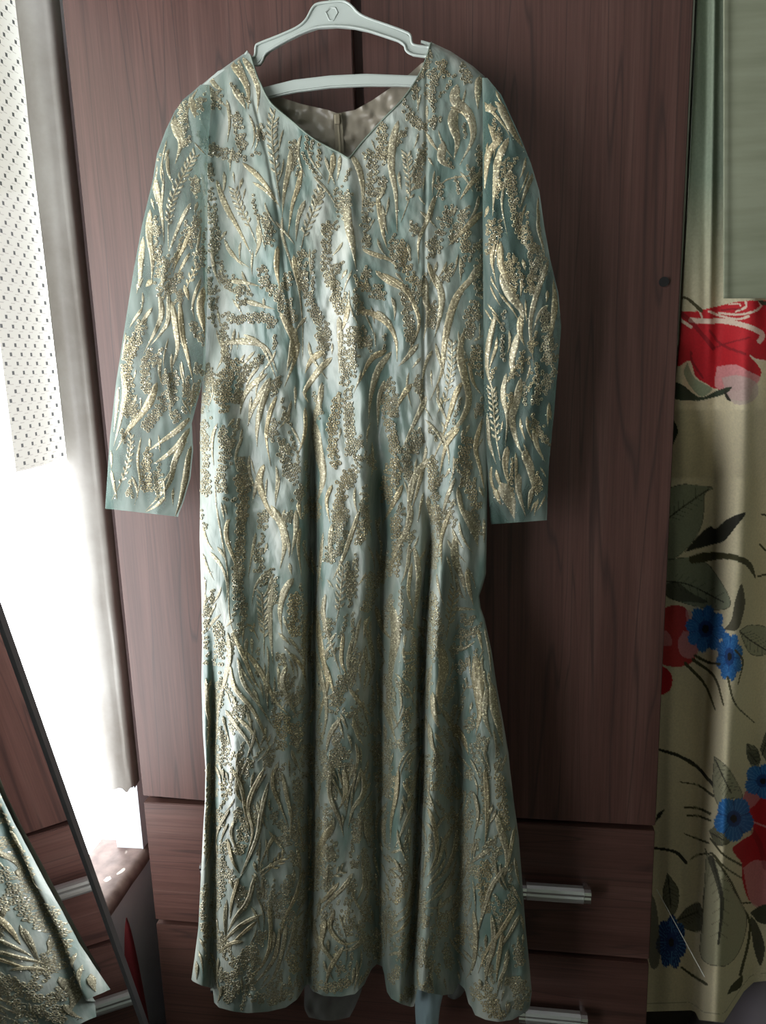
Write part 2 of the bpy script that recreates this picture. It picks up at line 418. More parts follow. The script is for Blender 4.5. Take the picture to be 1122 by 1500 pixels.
mbar(0, fw, 0, top_len, -.012, .003, 'frame_side', M_FRAME); mbar(wid-fw, wid, 0, top_len, -.012, .003, 'frame_side', M_FRAME)
mbar(fw, wid-fw, 0, fw, -.012, .003, 'frame_rail', M_FRAME); mbar(fw, wid-fw, top_len-fw, top_len, -.012, .003, 'frame_rail', M_FRAME)
mbar(fw*.8, wid-fw*.8, fw*.8, top_len-fw*.8, -.011, -.0035, 'backing', M_DARK)

pa_ = base+eh*wid*.5+ev*1.0-mn*.012; pb_ = np.array([XW+.012, pa_[1]-.02, .006])
V, F = tube([pa_, (pa_+pb_)/2, pb_], .006, 10); link('prop', mesh_of(V, F), M_FRAME, mr)

# ------------------------------------------------------------------ dotted sheer in the window
def dotted():
    m, N, L, b = mat('dotted_sheer_fabric', rough=.8)
    tc = N.new('ShaderNodeTexCoord'); sp = nd(N, 'ShaderNodeSeparateXYZ'); L.new(tc.outputs['Object'], sp.inputs[0])
    def math_(op, a, bb=None):
        q = nd(N, 'ShaderNodeMath', operation=op)
        for i, v in enumerate((a, bb)):
            if v is None: continue
            if hasattr(v, 'links'): L.new(v, q.inputs[i])
            else: q.inputs[i].default_value = v
        return q.outputs[0]
    P = .0293
    def lattice(py, pz, oy, oz, hy, hz):
        y = math_('ADD', sp.outputs['Y'], oy+10); z = math_('ADD', sp.outputs['Z'], oz+10)
        fy = math_('ABSOLUTE', math_('SUBTRACT', math_('FRACT', math_('DIVIDE', y, py)), .5))
        fz = math_('ABSOLUTE', math_('SUBTRACT', math_('FRACT', math_('DIVIDE', z, pz)), .5))
        return math_('MULTIPLY', math_('LESS_THAN', fy, hy/py), math_('LESS_THAN', fz, hz/pz))
    d1 = lattice(P, P, 0, 0, .0030, .0030); d2 = lattice(P, P, P/2, P/2, .0030, .0030)
    dots = math_('MAXIMUM', d1, d2)
    l1 = lattice(P, P, P*.25, P*.25, .0055, .0007); l2 = lattice(P, P, P*.75, P*.75, .0055, .0007)
    l3 = lattice(P, P, P*.25, P*.62, .0048, .0006); l4 = lattice(P, P, P*.75, P*.12, .0048, .0006)
    dash = math_('MULTIPLY', math_('MAXIMUM', math_('MAXIMUM', l1, l2), math_('MAXIMUM', l3, l4)), .35)
    fac = math_('MAXIMUM', dots, dash)
    col = mixc(N, L, fac, (.55, .53, .49, 1), (.08, .08, .08, 1))
    df = nd(N, 'ShaderNodeBsdfDiffuse'); tl = nd(N, 'ShaderNodeBsdfTranslucent'); tr = nd(N, 'ShaderNodeBsdfTransparent')
    L.new(col, df.inputs[0]); L.new(mixc(N, L, fac, (.26, .248, .226, 1), (.03, .03, .03, 1)), tl.inputs[0])
    a = nd(N, 'ShaderNodeMixShader', Fac=.5); L.new(df.outputs[0], a.inputs[1]); L.new(tl.outputs[0], a.inputs[2])
    bb = nd(N, 'ShaderNodeMixShader', Fac=.985); L.new(tr.outputs[0], bb.inputs[1]); L.new(a.outputs[0], bb.inputs[2])
    out = [q for q in N if q.type == 'OUTPUT_MATERIAL'][0]; L.new(bb.outputs[0], out.inputs['Surface'])
    return m
XS = XW-.085
pa = at_x(22., 0., XS); pb = at_x(97., 674., XS); pc = at_x(22., 686., XS)
ny, nz = 60, 80
yy = np.linspace(pc[1]-pb[1], 0, ny); V = np.zeros((nz, ny, 3))
for i in range(nz):
    t = i/(nz-1); z = pb[2]+(WIN_Z1+.02-pb[2])*t
    yr = pb[1]+(pa[1]-pb[1])*(z-pb[2])/(pa[2]-pb[2])
    V[i, :, 1] = yr+(yy-0)*1.0; V[i, :, 2] = z
    V[i, :, 0] = XS+.002*np.sin(V[i, :, 1]*38)*(1-.5*t)
o = link('sheer_curtain', mesh_of(V, grid_faces(nz, ny)), dotted())
tag(o, 'cream sheer cloth with small grey square dots hanging in the bright window', 'curtain')

# ------------------------------------------------------------------ dress : outlines, depth
Lp = np.array([(62, 366), (80, 355), (92, 338), (112, 310), (132, 286), (160, 274), (220, 286), (300, 300), (480, 300), (520, 298), (566, 296), (633, 293), (733, 293), (790, 292.5), (873, 295), (940, 296), (1000, 295), (1073, 297), (1126, 301), (1176, 300), (1226, 297), (1269, 295), (1359, 290.5), (1403, 285), (1437, 280), (1510, 277)])
Rp = np.array([(62, 632), (75, 660), (97, 693), (112, 710), (150, 716), (300, 717), (500, 716), (783, 713), (840, 712), (858, 707), (873, 702), (890, 704), (907, 710), (953, 720), (1007, 728), (1057, 737), (1103, 745), (1126, 747), (1176, 753), (1226, 760), (1293, 765), (1359, 770), (1409, 775), (1453, 779), (1475, 776), (1492, 765), (1510, 755)])
NECK = np.array([(355, 80), (362, 77), (367, 80), (374, 103), (381, 120), (397, 150), (427, 176), (460, 203), (497, 223), (509, 230), (514, 228), (530, 208), (560, 175), (590, 144), (612, 112), (624, 85), (631, 62), (634, 60), (640, 64), (660, 75), (693, 97), (710, 112), (717, 122)])
HEM = np.array([(277, 1433), (283, 1438), (296, 1444), (309, 1447), (312, 1449), (314, 1468), (322, 1476), (345, 1482), (366, 1484), (395, 1482), (420, 1476), (436, 1464), (446, 1446), (451, 1441), (458, 1452), (475, 1459), (500, 1460), (520, 1456), (534, 1442), (544, 1420), (552, 1412), (560, 1416), (564, 1430), (566, 1452), (574, 1463), (590, 1471), (604, 1475), (609, 1474), (611, 1449), (625, 1454), (648, 1458), (664, 1456), (672, 1440), (680, 1448), (688, 1470), (705, 1487), (725, 1494), (745, 1497), (765, 1494), (776, 1484), (790, 1470)])
SH = np.array([(270, 165), (286, 132), (310, 112), (338, 92), (355, 80)])   # left shoulder line
TOPL = np.vstack([SH, NECK[1:]])
Lf = lambda y: np.interp(y, Lp[:, 0], Lp[:, 1]); Rf = lambda y: np.interp(y, Rp[:, 0], Rp[:, 1])

FOLDS = [  # polyline, width px, amplitude m, fade px
    ([(512, 235), (514, 400), (524, 540), (532, 640), (534, 740), (545, 860)], 11, .011, 50),
    ([(318, 560), (326, 700), (336, 860), (352, 980), (375, 1100)], 20, .017, 80),
    ([(690, 230), (688, 330), (693, 430)], 12, .007, 50),
    ([(672, 520), (672, 640), (664, 720), (684, 790), (694, 880)], 12, .010, 50),
    ([(648, 820), (640, 940), (637, 1030), (635, 1126), (628, 1300), (622, 1400), (620, 1520)], 13, .034, 60),
    ([(395, 250), (385, 320), (395, 380)], 14, .006, 40),
    ([(380, 1000), (378, 1150), (380, 1300), (378, 1520)], 46, .028, 120),
    ([(425, 760), (420, 880), (418, 960)], 15, .010, 70),
    ([(502, 760), (500, 1000), (498, 1250), (496, 1520)], 32, .022, 120),
    ([(592, 860), (590, 1050), (588, 1250), (586, 1520)], 15, .020, 80),
    ([(725, 1000), (730, 1200), (730, 1520)], 32, .026, 120),
    ([(296, 1040), (298, 1250), (294, 1520)], 8, .012, 80),
    ([(457, 660), (458, 800), (457, 1000), (455, 1250), (449, 1520)], 7, -.050, 160),
    ([(556, 760), (553, 1000), (552, 1250), (552, 1520)], 11, -.048, 160),
    ([(629, 800), (619, 940), (616, 1126), (609, 1300), (603, 1400), (601, 1520)], 6, -.052, 100),
    ([(668, 1060), (670, 1250), (672, 1520)], 11, -.042, 120),
    ([(312, 1020), (311, 1200), (310, 1520)], 5, -.034, 120),
    ([(445, 420), (440, 560), (432, 660)], 12, -.007, 70),
    ([(470, 420), (478, 600), (470, 720)], 14, -.004, 70),
    ([(575, 500), (552, 640), (552, 760)], 12, -.009, 70),
    ([(625, 110), (623, 300), (621, 500), (622, 700), (622, 820)], 2.2, -.0028, 30),
    ([(372, 150), (392, 230), (408, 320), (420, 420), (438, 560)], 2.2, -.0028, 30),
    ([(360, 560), (370, 700), (380, 800)], 12, -.006, 60),
    ([(640, 330), (632, 460), (640, 560)], 10, -.005, 50),
    ([(700, 780), (696, 850), (702, 900)], 8, -.010, 50),
    ([(420, 1000), (425, 1200), (420, 1400)], 10, .008, 80),
    ([(345, 1080), (342, 1250), (345, 1420)], 9, .006, 80),
    ([(480, 1050), (478, 1250), (470, 1430)], 8, .006, 80),
    ([(705, 1080), (700, 1300), (695, 1450)], 9, .006, 80),
    ([(757, 1220), (762, 1330), (765, 1450)], 6, .006, 60),
]
def backd(py): return np.interp(py, [60, 300, 900, 1500], [.041, .047, .090, .104])
def dep(px, py):                            # how far the front stands out from the wardrobe
    px = np.asarray(px, float); py = np.asarray(py, float)
    l, r = Lf(py), Rf(py); s = np.clip(2*(px-l)/(r-l)-1, -1, 1)
    bk = backd(py)
    base = np.interp(py, [60, 250, 420, 700, 1000, 1500], [.068, .080, .090, .100, .120, .130])
    edge = (1-np.abs(s)**np.interp(py, [60, 170, 300], [11, 8, 5.0]))**.5
    d = bk+.005+(base-bk-.005)*edge
    for (cx, cy, w) in ((412, 420, 75), (596, 410, 75)):
        d = d+.010*np.exp(-((px-cx)**2+(py-cy)**2)/(2*w*w))
    for pts, w, a, fade in FOLDS:
        P = np.array(pts, float); x0 = np.interp(py, P[:, 1], P[:, 0])
        g = np.clip((py-P[0, 1]+fade)/(fade*1.6), 0, 1)*np.clip((P[-1, 1]+fade-py)/(fade*1.6), 0, 1); g = g*g*(3-2*g)
        ww = w*np.interp(py, [P[0, 1], P[-1, 1]], [.85, 1.15])
        d = d+a*g*np.exp(-((px-x0)/ww)**2/1.6)*(.35+.65*edge)
    n = .0075*vnoise(px/34, py/95, 1)+.0042*vnoise(px/15+py/90, py/42, 2)+.0020*vnoise(px/7-py/40, py/17, 3)-.0032*np.abs(vnoise(px/19+py/70, py/60, 8))
    up = np.interp(py, [60, 160, 700, 1500], [.5, .8, 1.0, 1.0])
    return np.maximum(d+n*up*(.3+.7*edge), bk-np.clip((bk-.047)*.62, 0, .034)*(1-s*s))
def P3(px, py, extra=0.0):
    return at_y(px, py, -(dep(px, py)+extra))

dress = empty('evening_gown', tuple(at_y(520., 1460., -.08)))
tag(dress, 'long-sleeved seafoam satin and tulle gown embroidered in gold, hanging on a hanger', 'dress')
def front():
    nc, nr = 300, 720
    u = np.linspace(0, 1, nc)
    # concentrate nothing: even columns; top and hem lines as functions of u
    x0 = 270+(717-270)*u; top = np.interp(x0, TOPL[:, 0], TOPL[:, 1])
    x1 = 277+(790-277)*u; 
    PX = np.zeros((nr, nc)); PY = np.zeros((nr, nc))
    bot = np.interp(Lf(1450)+(Rf(1450)-Lf(1450))*u, HEM[:, 0], HEM[:, 1])
    v = np.linspace(0, 1, nr)[:, None]
    PY = top+(bot-top)*v
    xb = Lf(PY)+(Rf(PY)-Lf(PY))*u
    # near the top rows the columns follow the neckline's own x so that the V stays sharp
    k = np.clip((PY-240)/200, 0, 1); k = k*k*(3-2*k)
    PX = x0*(1-k)+xb*k
    PX = np.clip(PX, Lf(PY), Rf(PY))
    V = P3(PX, PY)
    return link('front_panel', mesh_of(V, grid_faces(nr, nc)), M_SATIN, dress)
FRONT = front()
def back():
    nc, nr = 170, 260; u = np.linspace(0, 1, nc); v = np.linspace(0, 1, nr)[:, None]
    x0 = 285+(708-285)*u
    tp = np.interp(x0, [285, 310, 350, 383, 410, 440, 480, 494, 520, 545, 570, 600, 618, 640, 690, 708], [150, 125, 108, 134, 142, 152, 161, 166, 161, 147, 130, 108, 92, 84, 112, 130])
    PY = tp+(1405-tp)*v; xb = Lf(PY)+1+(Rf(PY)-Lf(PY)-2)*u
    k = np.clip((PY-240)/200, 0, 1); PX = x0*(1-k)+xb*k
    sb = 2*u-1; D = backd(PY)-np.clip((backd(PY)-.047)*.9, 0, .05)*(1-sb*sb)**.7+.0015*vnoise(PX/40, PY/120, 11)+(.007*vnoise(PX/9, PY/12, 4)+.005*vnoise(PX/17, PY/7, 6))*np.clip((260-PY)/60, 0, 1)
    return link('back_panel', mesh_of(at_y(PX, PY, -D), grid_faces(nr, nc)), M_LINING, dress)
back()
# neckline binding, zip, hem linings
nk = catmull(NECK[2:17], 90)
V, F = tube(at_y(nk[:, 0], nk[:, 1]+1, -(dep(nk[:, 0], nk[:, 1]+2)+.0006)), .0011, 8); link('neckline_binding', mesh_of(V, F), M_BIND, dress)
def strip(name, pts, w, d, mat_, parent=None, th=.001):
    P = catmull(pts, 24); V = []
    for x, y in P:
        for sx, dd in ((-w, d), (-w, d+th), (w, d+th), (w, d)): V.append(at_y(np.float64(x+sx), np.float64(y), -dd))
    return link(name, mesh_of(V, [list(q) for q in grid_faces(24, 4, True)]+[[0, 1, 2, 3], [95, 94, 93, 92]]), mat_, parent, False)
zp = strip('zip', [(494, 166), (496, 190), (498, 226)], 6.2, .0490, M_ZIP, dress)
strip('zip_teeth', [(494, 168), (496, 192), (498, 226)], 1.4, .0502, M_ZIPM, zp)
ps = at_y(np.float64(494), np.float64(174), -.0522)
o = box('zip_pull', ps[0]-.0035, ps[0]+.0035, ps[1]-.0012, ps[1]+.0012, ps[2]-.0065, ps[2]+.0055, M_ZIPM, zp, .0009)
def liner(pts_l, pts_r, d, seed):
    n = 26; A = catmull(pts_l, n); B = catmull(pts_r, n); nc = 22; V = np.zeros((n, nc, 3))
    for j in range(nc):
        t = j/(nc-1); x = A[:, 0]*(1-t)+B[:, 0]*t; y = A[:, 1]*(1-t)+B[:, 1]*t+ (5*math.sin(math.pi*t))*np.linspace(0, 1, n)**3
        D = d+.012*math.sin(math.pi*t)**.7+.008*vnoise(x/9+seed, y/22, seed)
        V[:, j] = at_y(x, y, -D)
    o = link('lining_hem', mesh_of(V, grid_faces(n, nc)), M_BLUELIN if seed == 2 else M_LINING2, dress); return o
M_LINING2 = sheer('grey_lining', lin(92, 98, 96), lin(120, 124, 120), .8)
liner([(447, 1390), (446, 1450), (446, 1476), (452, 1490)], [(536, 1390), (532, 1440), (522, 1470), (512, 1490)], .064, 1)
liner([(609, 1400), (608, 1450), (608, 1480), (610, 1512)], [(656, 1400), (650, 1450), (644, 1480), (641, 1512)], .074, 2)
liner([(655, 1400), (655, 1440), (655, 1452), (656, 1460)], [(690, 1400), (688, 1430), (684, 1445), (676, 1458)], .062, 3)

# sleeves : closed flattened tubes of tulle
SLO = np.array([(160, 272), (118, 300), (132, 285), (146, 268), (163, 256), (190, 243), (225, 230), (262, 224), (330, 208), (400, 195), (470, 184), (560, 170), (640, 161), (700, 157), (744, 154), (752, 154)])[1:]
SLI = np.array([(118, 306), (150, 309), (200, 306), (240, 304), (330, 304), (430, 304), (500, 302), (540, 301), (570, 294), (600, 286), (620, 281), (660, 283), (700, 279), (735, 269), (752, 262), (757, 261)])
SRO = np.array([(112, 712), (140, 735), (165, 746), (200, 762), (240, 778), (280, 790), (330, 797), (380, 806), (430, 818), (480, 822), (530, 818), (600, 812), (680, 804), (730, 802), (761, 801), (766, 801)])
SRI = np.array([(112, 706), (150, 707), (300, 707), (480, 708), (600, 709), (700, 714), (740, 716), (760, 718), (768, 719)])
def sleeve_depth(side, px, py):
    if side == 'l':
        a = np.interp(py, SLO[:, 0], SLO[:, 1]); b_ = np.interp(py, SLI[:, 0], SLI[:, 1])
        mid = np.interp(py, [118, 260, 500, 600, 760], [.072, .092, .094, .072, .066])
        th = np.interp(py, [118, 200, 600, 760], [.008, .017, .020, .016])
        sd = 21
    else:
        a = np.interp(py, SRI[:, 0], SRI[:, 1]); b_ = np.interp(py, SRO[:, 0], SRO[:, 1])
        mid = np.interp(py, [112, 260, 600, 760], [.070, .086, .086, .074])
        th = np.interp(py, [112, 200, 600, 760], [.008, .018, .022, .018])
        sd = 31
    s = np.clip(2*(px-a)/np.maximum(b_-a, 1)-1, -1, 1)
    e = np.sqrt(1-np.abs(s)**3)
    n = .010*vnoise(px/16+py/80, py/80, sd)+.005*vnoise(px/9-py/60, py/34, sd+1)
    return mid, th, e, n
def sdep(side, px, py):
    mid, th, e, n = sleeve_depth(side, px, py); return np.maximum(mid+(th+n)*e, .046)
def sleeve(side, y0, cuff):
    n, k = 260, 64
    t = np.linspace(0, 1, n)[:, None]; q = np.linspace(0, 2, 2*k, endpoint=False)[None, :]
    s = np.where(q < 1, q, 2-q); isf = q < 1
    yl = np.interp(s, [0, 1], cuff)
    PY = y0+(yl-y0)*t
    A, B = (SLO, SLI) if side == 'l' else (SRI, SRO)
    PX = np.interp(PY, A[:, 0], A[:, 1])*(1-s)+np.interp(PY, B[:, 0], B[:, 1])*s
    mid, th, e, nn = sleeve_depth(side, PX, PY)
    D = np.where(isf, mid+(th+nn)*e, mid-(th*.8-nn*.4)*e); D = np.maximum(D, np.where(isf, .046, .040))
    return link('sleeve', mesh_of(at_y(PX, PY, -D), grid_faces(n, 2*k, True)), M_SHEER, dress)
SL = sleeve('l', 124, (745, 757)); SR = sleeve('r', 114, (768, 762))
SL['label'] = 'sheer left-hand sleeve lit by the window'; SR['label'] = 'sheer right-hand sleeve in shadow'

